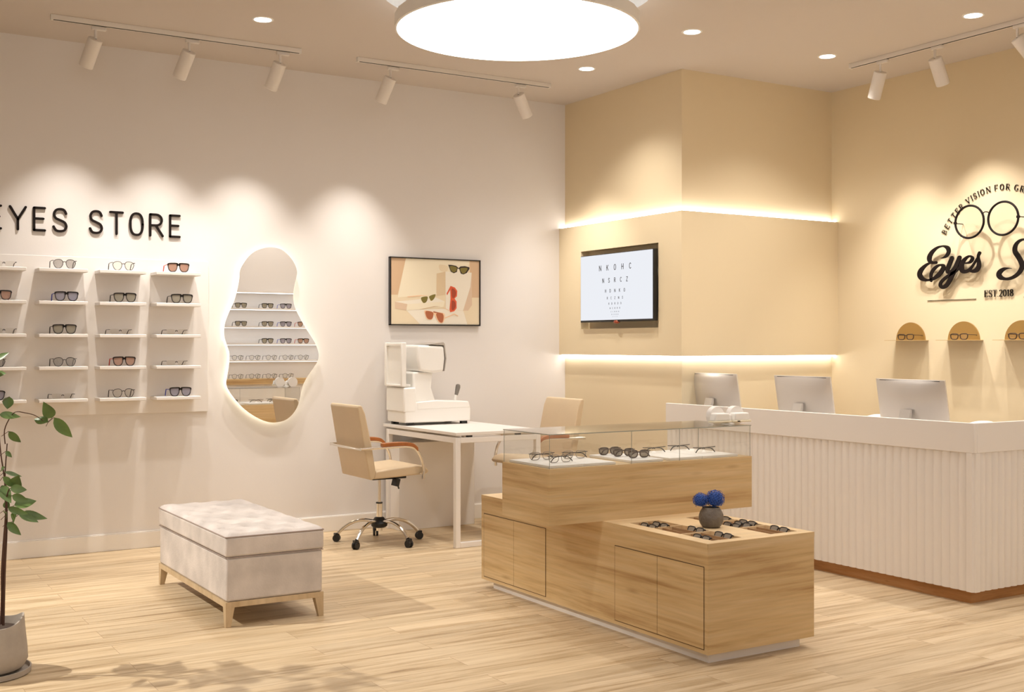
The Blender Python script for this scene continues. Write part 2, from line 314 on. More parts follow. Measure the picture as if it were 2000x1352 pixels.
# skeleton glyphs: (width, [strokes]); stroke = (points, weight, serif_start, serif_end, curved)
def arc(cx, cy, rx, ry, a0, a1, n=9): return [(cx+rx*cos(radians(a0+(a1-a0)*i/n)), cy+ry*sin(radians(a0+(a1-a0)*i/n))) for i in range(n+1)]
SP = [(.95,.80),(.80,.96),(.5,1),(.2,.94),(.06,.76),(.18,.59),(.5,.5),(.84,.4),(.97,.22),(.82,.05),(.5,0),(.2,.04),(.03,.2)]
OX = .8
def glyph(c):
    T, N = 'T', 'N'
    if c == 'E': return .5, [([(0,0),(0,1)],T,1), ([(0,1),(.5,1)],N,2), ([(0,.52),(.43,.52)],N,0), ([(0,0),(.5,0)],N,2)]
    if c == 'F': return .48, [([(0,0),(0,1)],T,1), ([(0,1),(.48,1)],N,2), ([(0,.5),(.4,.5)],N,0)]
    if c == 'Y': return .68, [([(0,1),(.34,.45)],T,1), ([(.68,1),(.34,.45)],N,1), ([(.34,.45),(.34,0)],T,1)]
    if c == 'S': return .56, [([(x*.56,y) for x, y in catmull(SP,3)],'S',0)]
    if c == 'T': return .62, [([(0,1),(.62,1)],N,2), ([(.31,1),(.31,0)],T,1)]
    if c == 'O': return .66, [([(.33+.33*abs(cos(a))**OX*(1 if cos(a)>0 else -1),.5+.5*abs(sin(a))**OX*(1 if sin(a)>0 else -1)) for a in [2*pi*i/28 for i in range(29)]],'O',0)]
    if c == '0': return .5, [([(.25+.25*cos(a),.5+.5*sin(a)) for a in [2*pi*i/24 for i in range(25)]],'O',0)]
    if c == 'R': return .58, [([(0,0),(0,1)],T,1), ([(0,1),(.28,1)]+arc(.28,.745,.26,.255,90,-90)+[(0,.49)],N,0), ([(.26,.49),(.58,0)],T,3)]
    if c == 'B': return .56, [([(0,0),(0,1)],T,1), ([(0,1),(.26,1)]+arc(.26,.76,.24,.24,90,-90)+[(0,.52)],N,0), ([(.26,.52)]+arc(.26,.26,.28,.26,90,-90)+[(0,0)],N,0)]
    if c == 'D': return .6, [([(0,0),(0,1)],T,0), ([(0,1),(.2,1)]+arc(.2,.5,.4,.5,90,-90)+[(0,0)],N,0)]
    if c == 'N': return .64, [([(0,0),(0,1)],N,1), ([(0,1),(.64,0)],T,0), ([(.64,0),(.64,1)],N,1)]
    if c == 'K': return .58, [([(0,0),(0,1)],T,1), ([(.55,1),(0,.4)],N,0), ([(.2,.6),(.58,0)],T,0)]
    if c == 'H': return .6, [([(0,0),(0,1)],T,1), ([(.6,0),(.6,1)],T,1), ([(0,.5),(.6,.5)],N,0)]
    if c == 'C': return .58, [([(x,y) for x,y in arc(.33,.5,.33,.5,48,312,18)],'O',0)]
    if c == 'G': return .66, [([(x,y) for x,y in arc(.35,.5,.35,.5,48,300,18)]+[(.6,.12),(.6,.42)],'O',0), ([(.44,.42),(.7,.42)],N,0)]
    if c == 'Z': return .55, [([(0,1),(.55,1)],N,0), ([(.55,1),(0,0)],T,0), ([(0,0),(.55,0)],N,0)]
    if c == 'V': return .66, [([(0,1),(.33,0)],T,4), ([(.66,1),(.33,0)],N,4)]
    if c == 'I': return .06, [([(.03,0),(.03,1)],T,1)]
    if c == '2': return .5, [([(x,y) for x,y in catmull([(.03,.78),(.12,.96),(.28,1),(.45,.9),(.47,.72),(.3,.4),(.02,.03)],4)],'S',0), ([(.02,.04),(.5,.04)],T,0)]
    if c == '1': return .3, [([(.0,.84),(.17,.97),(.17,0)],T,3)]
    if c == '8': return .5, [([(.25+.2*cos(a),.76+.24*sin(a)) for a in [2*pi*i/18 for i in range(19)]],'O',0), ([(.25+.25*cos(a),.26+.26*sin(a)) for a in [2*pi*i/18 for i in range(19)]],'O',0)]
    if c == '.': return .1, [([(.05,.0),(.05,.08)],T,0)]
    return .3, []
def draw_glyph(mb, c, P, h, x0, y0, w, style, d0, d1, sx=1., rot=0., slant=0.):
    """one letter of cap height h at x0,y0 in plane units; w = stroke width; style 'round' or 'serif'"""
    gw, st = glyph(c); ca, sa = cos(rot), sin(rot)
    def Q(u, v, d):
        u += slant*(v-y0)
        du, dv = u-x0, v-y0
        return P(x0+du*ca-dv*sa, y0+du*sa+dv*ca, d)
    for pts, kind, sf in st:
        W = []
        for i, (x, y) in enumerate(pts):
            if style == 'round': ww = w
            elif kind == 'T': ww = w
            elif kind == 'N': ww = w*.45
            elif kind == 'O':
                a = pts[max(0, i-1)]; b = pts[min(len(pts)-1, i+1)]; q = hypot(b[0]-a[0], b[1]-a[1]) or 1
                ww = w*(.42+.6*abs(b[1]-a[1])/q)
            else:
                a = pts[max(0, i-1)]; b = pts[min(len(pts)-1, i+1)]; q = hypot(b[0]-a[0], b[1]-a[1]) or 1
                ww = w*(.45+.6*abs(b[0]-a[0])/q if .3 < y < .7 else .5+.25*abs(b[1]-a[1])/q)
            W.append((x0+x*h*sx, y0+y*h, ww))
        # refine long strokes for even joints
        ribbon(mb, W, Q, d0, d1, caps=(style == 'round'))
        if style == 'serif':
            def bar(x, y, vert=False):
                L = w*1.05; tt = w*.32
                if vert: ribbon(mb, [(x, y-L*.8, tt), (x, y+L*.8, tt)], Q, d0, d1, False)
                else: ribbon(mb, [(x-L, y, tt), (x+L, y, tt)], Q, d0, d1, False)
            s0, s1 = W[0], W[-1]
            if sf == 1:
                for q in (s0, s1):
                    if q[1] < y0+h*.1 or q[1] > y0+h*.9: bar(q[0], min(max(q[1], y0+w*.16), y0+h-w*.16))
            elif sf == 2:
                bar(s1[0], s1[1]+(-w*.55 if s1[1] > y0+h*.5 else w*.55), True)
                if abs(s0[1]-s1[1]) < 1e-6 and c == 'T': bar(s0[0], s0[1]-w*.55, True)
            elif sf == 3: bar(s1[0], y0+w*.16)
            elif sf == 4: bar(s0[0], y0+h-w*.16)
    return gw*h*sx
# ---------------------------------------------------------------- room constants
H = 3.43; YW = 8.21; XR = 7.10; XB, YB = 5.49, 6.61; XC, YC = 5.55, 6.68
BZ0, BZ1 = 1.319, 2.381
XL, Y0 = -2.2, -1.6
# floor, walls
struct('floor', MB().box((XL-.1, Y0-.1, -.06), (XR+.1, YW+.1, 0)), 'maple_plank_floor', smooth=0)
struct('wall_back', MB().box((XL-.1, YW, 0), (XR+.1, YW+.1, H+.3)), 'wall_white', smooth=0)
struct('wall_right', MB().box((XR, Y0-.1, 0), (XR+.1, YW, H+.3)), 'wall_cream', smooth=0)
struct('wall_left', MB().box((XL-.1, Y0, 0), (XL, YW, H+.3)), 'wall_white', smooth=0)
struct('wall_entrance', MB().box((XL-.1, Y0-.1, 0), (XR, Y0, H+.3)), 'wall_white', smooth=0)
struct('wall_front', MB().box((3.75, 2.1, 0), (XR, 2.25, H)), 'wall_white', smooth=0)
# boxed-in corner column: upper shaft, lower shaft and the thicker band between them
struct('wall_column_upper', MB().box((XC, YC, BZ1), (XR, YW, H)), 'wall_cream', smooth=0)
struct('wall_column_lower', MB().box((XC, YC, 0), (XR, YW, BZ0)), 'wall_cream', smooth=0)
mb = MB(); ny0, ny1, nz0, nz1, nd = 6.879, 7.888, 1.531, 2.165, .075
for a, b in (((XB, YB, BZ0), (XR, YW, nz0)), ((XB, YB, nz1), (XR, YW, BZ1)), ((XB, YB, nz0), (XR, ny0, nz1)), ((XB, ny1, nz0), (XR, YW, nz1)), ((XB+nd, ny0, nz0), (XR, ny1, nz1))): mb.box(a, b)
struct('wall_column_band', mb, 'wall_cream', smooth=0)
# cove strips
struct('trim_1', MB().box((XB+.03, YB+.03, BZ1-.001), (XB+.042, YW, BZ1+.010)).box((XB+.03, YB+.03, BZ1-.001), (XR, YB+.042, BZ1+.010)), 'led_strip', smooth=0)
struct('trim_2', MB().box((XB+.030, YB+.03, BZ0-.010), (XB+.042, YW, BZ0+.001)).box((XB+.030, YB+.030, BZ0-.010), (XR, YB+.042, BZ0+.001)), 'led_strip', smooth=0)
# ceiling with a round recess
rc = (3.53, 5.71); rr = .79; rz = 3.62
mb = MB(); ang = sorted([2*pi*i/96 for i in range(96)]+[atan2(y-rc[1], x-rc[0]) % (2*pi) for x in (XL-.1, XR+.1) for y in (Y0-.1, YW+.1)])
inn = []; out_ = []
for a in ang:
    c, s = cos(a), sin(a)
    t = min(((XR+.1-rc[0])/c if c > 1e-9 else (XL-.1-rc[0])/c if c < -1e-9 else 1e9), ((YW+.1-rc[1])/s if s > 1e-9 else (Y0-.1-rc[1])/s if s < -1e-9 else 1e9))
    inn.append((rc[0]+rr*c, rc[1]+rr*s)); out_.append((rc[0]+t*c, rc[1]+t*s))
n = len(ang); vs = [(x, y, H) for x, y in inn]+[(x, y, H) for x, y in out_]+[(x, y, rz) for x, y in inn]+[(rc[0], rc[1], rz)]
fs = []; ms = []
for i in range(n):
    j = (i+1) % n
    mb.mat(0).add([vs[i], vs[j], vs[n+j], vs[n+i]], [(0,1,2,3)])
    mb.mat(1).add([vs[i], vs[j], vs[2*n+j], vs[2*n+i]], [(0,1,2,3)])
    mb.add([vs[2*n+i], vs[2*n+j], vs[3*n]], [(0,1,2)])
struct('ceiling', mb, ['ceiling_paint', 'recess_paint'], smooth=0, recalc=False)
# baseboard
struct('baseboard_back', MB().box((XL, YW-.014, 0), (XC, YW, .112)).box((XL, YW-.010, .112), (XC, YW, .118)), 'baseboard_white', bevel=.003)
struct('baseboard_left', MB().box((XL, Y0, 0), (XL+.014, YW-.014, .118)), 'baseboard_white', bevel=.003)
# ---------------------------------------------------------------- lights
def spot(name, loc, target, power, size=70, blend=.6, r=.03, col=(1, .86, .66), parent=None):
    L = bpy.data.lights.new(name, 'SPOT'); L.energy = power; L.spot_size = radians(size); L.spot_blend = blend
    L.shadow_soft_size = r; L.color = col
    o = bpy.data.objects.new(name, L); C.objects.link(o); o.location = loc
    d = Vector(target)-Vector(loc); o.rotation_euler = d.to_track_quat('-Z', 'Y').to_euler()
    if parent: o.parent = parent; o.matrix_parent_inverse = parent.matrix_world.inverted()
    return o
def area(name, loc, target, power, sx, sy, col=(1, .95, .88)):
    L = bpy.data.lights.new(name, 'AREA'); L.energy = power; L.shape = 'RECTANGLE'; L.size = sx; L.size_y = sy; L.color = col
    o = bpy.data.objects.new(name, L); C.objects.link(o); o.location = loc
    d = Vector(target)-Vector(loc); o.rotation_euler = d.to_track_quat('-Z', 'Y').to_euler(); return o
# big round ceiling lamp
lamp = thing('ceiling_lamp', 'very large round white flat drum lamp hanging in a round ceiling recess', 'ceiling lamp', (3.53, 5.71, 3.2))
MB().lathe([(.695, 0), (.702, .004), (.702, .075), (.68, .078)]).build('drum_housing', 'plastic_white', lamp)
MB().lathe([(.001, -.002), (.688, -.002), (.692, .002)], n=96, capb=False, capt=False).build('diffuser', 'lamp_disc', lamp, recalc=False)
MB().lathe([(.16, .078), (.16, .42)]).build('ceiling_mount', 'plastic_white', lamp)
MB().tube([(.60*cos(a), .60*sin(a), .088) for a in [2*pi*k/64 for k in range(64)]], .008, 6, close=True).build('added_light_ring', 'added_ring_glow', lamp)  # hidden glowing ring, added to brighten the ceiling recess
# recessed downlights
dl = None
DLS = [((2.48, 7.03), 'small round recessed downlight in the ceiling above the cloud mirror wall', 1), ((4.95, 7.04), 'small round recessed downlight nearest the corner column', 1), ((4.95, 5.855), 'small round recessed downlight right of the big round lamp', 1),
       ((6.18, 5.855), 'small round recessed downlight beside the far end of the right light track', 1), ((6.18, 4.66), 'small round recessed downlight above the near end of the right light track', 1), ((4.95, 4.0), '', 0), ((2.3, 4.0), '', 0), ((6.4, 3.4), '', 0)]
for (x, y), lab, vis in DLS:
    if vis:
        if dl is None:
            dl = thing('downlight', lab, 'downlight', (x, y, H), group='recessed ceiling downlights')
            MB().lathe([(.052, -.002), (.064, -.004), (.068, 0)], capb=False, capt=False).build('trim_ring', 'plastic_white', dl)
            MB().lathe([(.001, -.003), (.053, -.003)], capb=False, capt=False).build('diffuser', 'downlight_disc', dl, recalc=False)
        else: dup(dl, (x, y, H), label=lab)
    spot('downlight_beam', (x, y, H-.02), (x, y, 0), DOWN_W, 118, 1.0, .045, (1, .945, .885))
# light tracks and spot heads
def track(x0, y0, x1, y1, label):
    t = thing('light_track', label, 'light track', ((x0+x1)/2, (y0+y1)/2, H), group='white ceiling light tracks')
    hx, hy = abs(x1-x0)/2+.018*(abs(y1-y0) > .1), abs(y1-y0)/2+.018*(abs(x1-x0) > .1)
    MB().box((-hx, -hy, -.032), (hx, hy, 0)).build('rail', 'track_white', t, bevel=.002)
    ex, ey = (hx-.01, .007) if hx > hy else (.007, hy-.01); ox, oy = (0, -.009) if hx > hy else (-.009, 0)
    MB().box((-ex+ox, -ey+oy, -.0335), (ex+ox, ey+oy, -.030)).build('slot', 'slot_dark', t)
    s = 1 if hx > hy else 0
    for q in (-1, 1):
        MB().box(((hx if q > 0 else -hx-.004) if s else -hx, -hy if s else (hy if q > 0 else -hy-.004), -.033), ((hx+.004 if q > 0 else -hx) if s else hx, hy if s else (hy+.004 if q > 0 else -hy), 0)).build('end_cap', 'plastic_white', t)
track(1.335, 7.60, 2.945, 7.60, 'white ceiling track carrying three spotlights above the glasses wall')
track(3.375, 7.60, 4.99, 7.60, 'white ceiling track carrying two spotlights above the desk')
track(6.50, 3.55, 6.50, 5.93, 'white ceiling track along the cream wall above the counter')
def head(x, y, d, label, along='x', tgt=None, P=1., size=72):
    t = thing('track_spotlight', label, 'spotlight', (x, y, H-.032), group='white cylinder track spotlights')
    a = (.045, .014) if along == 'x' else (.014, .045)
    MB().box((-a[0]+.02*(along == 'x'), -a[1]-.02*(along == 'y'), -.022), (a[0]+.02*(along == 'x'), a[1]-.02*(along == 'y'), 0)).build('track_adapter', 'track_white', t, bevel=.004)
    D = Vector(d).normalized(); p = Vector((0, 0, -.078)); top = p-D*.005
    MB().cyl((0, 0, -.02), p, .009, 12).build('stem', 'track_white', t)
    b = p+D*.19; u = D.orthogonal().normalized()
    h = MB().tube([p-D*.0, p+D*.004, b-D*.004, b, b-D*.0005, b-D*.03], [.041, .045, .045, .042, .036, .034], 28)
    h.build('housing', 'track_white', t)
    MB().ball(p, .007, 6).build('swivel', 'grey_knob', t)
    MB().tube([b-D*.030, b-D*.029], [.033, .033], 24).build('lamp_face', 'downlight_disc', t)
    w = Vector((x, y, H-.032))+b+D*.012
    spot('spot_beam', w, w+Vector(tgt if tgt else d), SPOT_W*P, size, 1.0, .014, (1, .935, .86))
head(1.60, 7.62, (-.22, .50, -.86), 'white cylinder spotlight at the left end of the left ceiling track', tgt=(-.03, .15, -1))
head(2.19, 7.62, (-.22, .50, -.86), 'white cylinder spotlight in the middle of the left ceiling track', tgt=(-.03, .15, -1))
head(2.81, 7.62, (-.18, .50, -.86), 'white cylinder spotlight near the right end of the left ceiling track', tgt=(-.03, .15, -1))
head(3.64, 7.62, (-.20, .48, -.87), 'white cylinder spotlight above the framed glasses poster, leaning left', tgt=(-.03, .15, -1))
head(4.72, 7.62, (.55, .22, -.80), 'white cylinder spotlight leaning right towards the cream corner column', tgt=(.35, .02, -1))
head(6.50, 5.66, (.12, .42, -.90), 'white cylinder spotlight hanging near upright at the far end of the right track', 'y', (.24, .08, -1))
head(6.50, 5.20, (.50, .05, -.86), 'white cylinder spotlight leaning towards the logo, middle of the right track', 'y', (.24, 0, -1))
head(6.50, 4.58, (.60, -.3, -.80), 'white cylinder spotlight cut by the right edge of the picture', 'y', (.24, 0, -1))
spot('left_side_beam', (-1.35, 6.75, 3.35), (1.05, 5.75, 0), LEFT_W, 46, .5, .03, (1, .95, .86))
spot('added_wall_fill', (5.0, 3.3, 3.36), (5.0, 2.25, 2.35), 60, 120, 1.0, .1, (1, .95, .88))  # unseen spot added to lighten the front wall in the mirror
# soft fill added behind the viewer, an unseen source that brightens the room
area('added_front_fill', (.6, -1.3, 2.0), (3.2, 6.0, .9), FILL_W, 4.5, 2.4, (1, .965, .93))
area('added_ceiling_fill', (.2, 3.2, 3.38), (.2, 3.2, 0), CEIL_FILL_W, 2.6, 2.0, (1, .95, .90))  # out-of-view area fill added below the ceiling, not a real fitting
# the front shelf unit is brightened by glowing strips added under its shelves
# ---------------------------------------------------------------- lettering on the back wall
PW = lambda u, v, d: (u, YW-d, v)
t = thing('wall_sign', 'large black rounded EYES STORE lettering on the white wall', 'sign', (1.7, YW, 2.15))
for c, x, w in WL:
    mb = MB(); gw = glyph(c)[0]; sw = .0155
    h = .1625-sw
    draw_glyph(mb, c, lambda u, v, d: (u-1.7, -d, v-2.15), h, x+sw/2, 2.149+sw/2, sw, 'round', .004, .013, sx=(w-sw)/(gw*h))
    mb.build('letter', 'sign_black', t)
# ---------------------------------------------------------------- left glasses wall
bp = MB().box((.82, YW-.022, .93), (2.487, YW-.0005, 1.99)).build('glasses_shelf_backboard', 'white_lacquer', bevel=.002)
tag(bp, 'thin wide white backboard on the wall behind the small floating shelves', 'backboard')
ROWN = ['top', 'second', 'third', 'fourth', 'bottom']; SZ = [1.9, 1.687, 1.472, 1.259, 1.047]
COLX = [(.955, 1.26), (1.343, 1.63), (1.712, 2.018), (2.083, 2.39)]
COLN = ['leftmost partly cropped', 'second', 'third', 'rightmost']
sh0 = None
for ci, (xa, xb) in enumerate(COLX):
    for ri, z in enumerate(SZ):
        lab = 'small white floating shelf, %s of five in the %s column' % (ROWN[ri], COLN[ci])
        if sh0 is None:
            sh0 = MB().box((-.152, -.158, -.022), (.152, 0, 0)).build('floating_shelf', 'white_lacquer', bevel=.003)
            tag(sh0, lab, 'shelf', 'white floating shelves'); sh0.location = ((xa+xb)/2, YW-.022, z)
        else:
            o = sh0.copy(); C.objects.link(o); o.location = ((xa+xb)/2, YW-.022, z); o['label'] = lab
# ---------------------------------------------------------------- spectacles
def lens_outline(kind, w, h):
    if kind == 'way':   # flat-topped, tapering to a rounded bottom
        P = [(-.5,.42),(-.3,.5),(0,.5),(.3,.48),(.5,.40),(.5,.15),(.40,-.26),(.20,-.47),(-.06,-.5),(-.27,-.40),(-.41,-.12)]
    elif kind == 'round': P = [(-.47,.22),(-.3,.45),(0,.5),(.3,.42),(.5,.2),(.46,-.1),(.28,-.42),(0,-.5),(-.26,-.42),(-.44,-.12)]
    elif kind == 'rect': P = [(-.5,.22),(-.38,.45),(0,.5),(.38,.45),(.5,.2),(.46,-.2),(.3,-.45),(0,-.5),(-.3,-.45),(-.46,-.2)]
    else: P = [(.5*cos(a), .5*sin(a)) for a in [2*pi*i/12 for i in range(12)]]
    return [(x*w, y*h) for x, y in catmull(P, 3, True)]
def specs(name, label, style, loc, rz=0, group=None, frame='frame_black', lens='lens_smoke', temple=None, W=.15, folded=False):
    """glasses facing local -Y, resting at z=0"""
    t = thing(name, label, name.replace('_', ' ') if name != 'eyeglasses' else 'glasses', loc, rz, group)
    temple = temple or frame
    kind = {'wayfarer': 'way', 'round': 'round', 'rimless': 'rect', 'rect': 'rect', 'metal': 'rect', 'circle': 'circ'}[style]
    lw = {'wayfarer': .40, 'round': .40, 'rimless': .42, 'rect': .40, 'metal': .40, 'circle': .43}[style]*W
    lh = {'wayfarer': .34, 'round': .38, 'rimless': .24, 'rect': .25, 'metal': .25, 'circle': .43}[style]*W
    cx = W*.5-lw*.5-W*.045; rim = {'wayfarer': .034*W, 'round': .013*W, 'rimless': 0, 'rect': .024*W, 'metal': .012*W, 'circle': .015*W}[style]
    cz = lh/2+rim; out = lens_outline(kind, lw, lh); hz = cz+lh*(.36 if style != 'circle' else .05)
    fr = MB()
    for s in (1, -1):
        pts = [(s*(cx+x), 0, cz+y) for x, y in out]
        if style == 'wayfarer':
            n = len(out); k1 = 1+2*rim/lw; k2 = 1+2*rim/lh*1.0
            outer = [(s*(cx+x*k1), cz+y*k2+(rim*.5 if y > 0 else 0)) for x, y in out]
            inner = [(p[0], p[2]) for p in pts]; vs = []
            for yy in (-.022*W, .022*W): vs += [(a, yy, b) for a, b in inner]+[(a, yy, b) for a, b in outer]
            fs = []
            for i in range(n):
                j = (i+1) % n
                fs += [(i, j, n+j, n+i), (2*n+i, 3*n+i, 3*n+j, 2*n+j), (i, 2*n+i, 2*n+j, j), (n+i, n+j, 3*n+j, 3*n+i)]
            fr.add(vs, fs)
        elif rim and style == 'metal':
            top = [p for p in pts if p[2] > cz-.1*lh]
            fr.tube(pts, rim, 6, close=True)
        elif rim: fr.tube(pts, rim, 8, close=True)
        MB().add([(a, -.001, b) for a, _, b in pts]+[(a, .001, b) for a, _, b in pts], [list(range(len(pts))), list(range(len(pts), 2*len(pts)))[::-1]]).build('lens', lens, t, smooth=0)
    b = cx-lw/2
    r = {'wayfarer': .026*W, 'round': .018*W, 'rimless': .014*W, 'rect': .020*W, 'metal': .015*W, 'circle': .012*W}[style]
    bz = cz+lh*(.30 if style == 'wayfarer' else .2)
    if style == 'wayfarer': fr.prism([(-b-rim, bz+lh*.22), (b+rim, bz+lh*.22), (b+rim*.6, bz-lh*.12), (0, bz-lh*.02), (-b-rim*.6, bz-lh*.12)], -.022*W, .022*W)
    else: fr.tube(catmull([(-b-rim, 0, bz), (-b*.5, -.004*W, bz+.02*W), (b*.5, -.004*W, bz+.02*W), (b+rim, 0, bz)], 3), r, 6)
    if style == 'rimless': fr.tube([(-b, .01*W, bz-.03*W), (-b, 0, bz)], r*1.4, 6).tube([(b, .01*W, bz-.03*W), (b, 0, bz)], r*1.4, 6)
    ends = {s: [(s*(cx+lw*.47), 0, hz), (s*W*.5, .01*W, hz)] for s in (1, -1)}
    if style != 'rimless':
        for s in (1, -1): fr.tube(ends[s], max(r*.9, rim*.8), 6)
    fr.build('bridge' if style == 'rimless' else 'frame', frame, t)
    tr = {'wayfarer': .018, 'round': .015, 'rimless': .014, 'rect': .017, 'metal': .013, 'circle': .008}[style]*W
    for s in (1, -1):
        x = s*W*.5; m = MB()
        if style == 'rimless': m.tube(ends[s], r*.9, 6)
        if folded:
            yy = .05*W+(.04*W if s > 0 else 0)
            m.tube(catmull([(x, .01*W, hz), (x*.9, yy, hz), (0, yy+.015*W, hz-.02*W), (-x*.55, yy, hz-.05*W), (-x*.85, yy+.02*W, hz-lh*.75)], 3), [tr]*9+[tr*1.3]*4, 6)
        else:
            L = (.80 if style != 'circle' else .62)*W
            m.tube(catmull([(x, .01*W, hz), (x, L*.6, hz-.01*W), (x*.98, L*.78, hz-.05*W), (x*.95, L, max(tr, hz-lh*.95))], 4), [tr]*6+[tr*1.25]*7, 6)
        m.build('temple', temple, t)
    return t
KIND = {'B': ('sunglasses', 'wayfarer', 'frame_black', 'lens_smoke', None, 'thick black smoky sunglasses'),
        'L': ('sunglasses', 'wayfarer', 'frame_black', 'lens_blue', 'temple_blue', 'black sunglasses with blue temples'),
        'R': ('sunglasses', 'wayfarer', 'frame_black', 'lens_brown', 'temple_red', 'black sunglasses with red temples'),
        'G': ('eyeglasses', 'round', 'wire_dark', 'lens_greytint', None, 'thin round grey-tinted glasses'),
        'C': ('eyeglasses', 'round', 'wire_dark', 'lens_clear', None, 'thin round clear glasses'),
        'N': ('eyeglasses', 'rimless', 'wire_dark', 'lens_clear', None, 'dark-templed rimless glasses')}
PROTO = {}
def put(k, loc, rz, label, group):
    if k not in PROTO:
        nm, st, fr, ln, tm, _ = KIND[k]
        PROTO[k] = specs(nm, label, st, loc, rz, group, fr, ln, tm); return PROTO[k]
    return dup(PROTO[k], loc, (0, 0, rz), label, group)
GRID = [('N', 'R', 'N', 'G', 'L'), ('G', 'L', 'B', 'G', 'N'), ('C', 'B', 'N', 'R', 'C'), ('R', 'B', 'N', 'N', 'L')]
GX = {'N': (1.128, 1.484, 1.85, 2.225), 'B': (1.11, 1.495, 1.88, 2.262), 'L': (1.06, 1.507, 1.88, 2.252), 'R': (1.10, 1.50, 1.875, 2.238), 'G': (1.065, 1.495, 1.87, 2.24), 'C': (1.1, 1.495, 1.87, 2.24)}
for ci, colm in enumerate(GRID):
    for ri, k in enumerate(colm):
        put(k, (GX[k][ci], YW-.160, SZ[ri]), 0, '%s, %s shelf of the %s wall column' % (KIND[k][5], ROWN[ri], COLN[ci].replace(' partly cropped', '')), 'glasses on the white floating shelves')
# ---------------------------------------------------------------- backlit mirror
OUT = catmull([(x, z) for x, z in MIRROR], 4, True)
mcx = sum(p[0] for p in OUT)/len(OUT); mcz = sum(p[1] for p in OUT)/len(OUT)
t = thing('wall_mirror', 'tall cloud-shaped wall mirror with a warm glowing edge', 'mirror', (mcx, YW, mcz))
loc = [(x-mcx, z-mcz) for x, z in OUT]
MB().prism(loc, -.050, -.045).build('mirror_glass', 'mirror_silver', t, smooth=0)
sc = lambda k: [(x*k, z*k) for x, z in loc]
def inset(P, d):
    n = len(P); r = []
    for i in range(n):
        a, b = P[i-1], P[(i+1) % n]; dx, dy = b[0]-a[0], b[1]-a[1]; q = hypot(dx, dy) or 1
        r.append((P[i][0]+dy/q*-d*SGN, P[i][1]+dx/q*d*SGN))
    return r
SGN = 1 if sum(loc[i-1][0]*loc[i][1]-loc[i][0]*loc[i-1][1] for i in range(len(loc))) > 0 else -1
i1 = inset(loc, .028); i2 = inset(loc, .05)
MB().prism(i2, -.045, 0).build('backing', 'plastic_white', t, smooth=0)
MB().tube([(x, -.025, z) for x, z in i1], .006, 6, close=True).build('light_strip', 'led_warm', t)
# ---------------------------------------------------------------- framed poster
px0, px1, pz0, pz1 = 3.904, 4.707, 1.553, 2.083
pc = ((px0+px1)/2, YW, (pz0+pz1)/2); t = thing('framed_poster', 'black framed landscape poster of coloured sunglasses on beige blocks', 'poster', pc)
hw, hh = (px1-px0)/2, (pz1-pz0)/2; fm = MB(); fw_ = .008
fm.box((-hw, -.032, -hh), (-hw+fw_, 0, hh)).box((hw-fw_, -.032, -hh), (hw, 0, hh)).box((-hw, -.032, -hh), (hw, 0, -hh+fw_)).box((-hw, -.032, hh-fw_), (hw, 0, hh))
fm.build('frame', 'frame_black', t)
mats = ['art_cream', 'art_pale', 'art_tan', 'art_shadow', 'art_white', 'art_block', 'art_black', 'art_olive', 'art_red', 'art_darkred', 'art_brown', 'art_peach', 'art_side']
art = MB(); lay = [0]
def A(matn, pts, smooth=0):
    q = [((x-180)/1300, (y-(165+50*(x-180)/1300))/(997-42*(x-180)/1300)) for x, y in pts]
    if smooth: q = catmull(q, 5, True)
    q = [(min(1, max(0, u)), min(1, max(0, v))) for u, v in q]
    lay[0] += 1; d = .022+lay[0]*.00012
    art.mat(mats.index(matn)).add([(-hw+fw_+(2*hw-2*fw_)*u, -d, hh-fw_-(2*hh-2*fw_)*v) for u, v in q], [list(range(len(q)))])
A('art_cream', [(180,165),(1480,215),(1480,1165),(180,1162)])
A('art_tan', [(180,165),(395,172),(280,720),(180,720)])
A('art_pale', [(395,172),(1330,215),(1250,700),(850,720),(280,760)])
A('art_tan', [(1335,210),(1480,215),(1480,760),(1350,760)])
A('art_white', [(400,950),(950,930),(1240,960),(1300,1165),(600,1162)])
A('art_cream', [(880,270),(1000,290),(990,370),(900,360)], 1)
A('art_shadow', [(840,400),(975,370),(975,720),(835,740)])
A('art_white', [(970,370),(1365,385),(1345,600),(1235,955),(975,935)])
A('art_block', [(1365,385),(1370,870),(1310,955),(1235,955),(1345,600)])
A('art_block', [(240,825),(415,860),(400,958),(240,925)])
A('art_white', [(240,825),(830,760),(960,820),(415,860)])
A('art_pale', [(415,860),(960,820),(940,900),(580,940),(400,958)])
A('art_side', [(580,940),(800,890),(900,890),(640,935)])
A('art_peach', [(415,745),(600,725),(700,730),(700,740),(600,740),(420,760)])
A('art_pale', [(600,750),(720,735),(830,700),(835,715),(770,815),(730,790),(700,770),(670,850),(630,845)], 1)
A('art_olive', [(612,765),(700,745),(705,790),(680,835),(640,838)], 1)
A('art_olive', [(735,740),(822,712),(800,780),(760,810),(738,780)], 1)
A('art_black', [(1010,268),(1060,270),(1130,285),(1165,318),(1195,292),(1260,288),(1330,305),(1330,330),(1290,390),(1240,412),(1200,400),(1178,330),(1150,325),(1140,375),(1095,395),(1050,370)])
A('art_olive', [(1035,292),(1090,290),(1140,315),(1125,365),(1090,380),(1055,355)], 1)
A('art_olive', [(1190,325),(1240,312),(1300,320),(1275,375),(1235,400),(1205,375)], 1)
A('art_red', [(1045,585),(1110,610),(1145,660),(1140,740),(1105,775),(1135,820),(1135,920),(1100,965),(1040,980),(1030,940),(1045,770),(1040,640),(995,725),(985,700)])
A('art_darkred', [(1060,630),(1105,640),(1128,690),(1110,750),(1070,760)], 1)
A('art_darkred', [(1065,810),(1110,825),(1120,890),(1090,945),(1060,930)], 1)
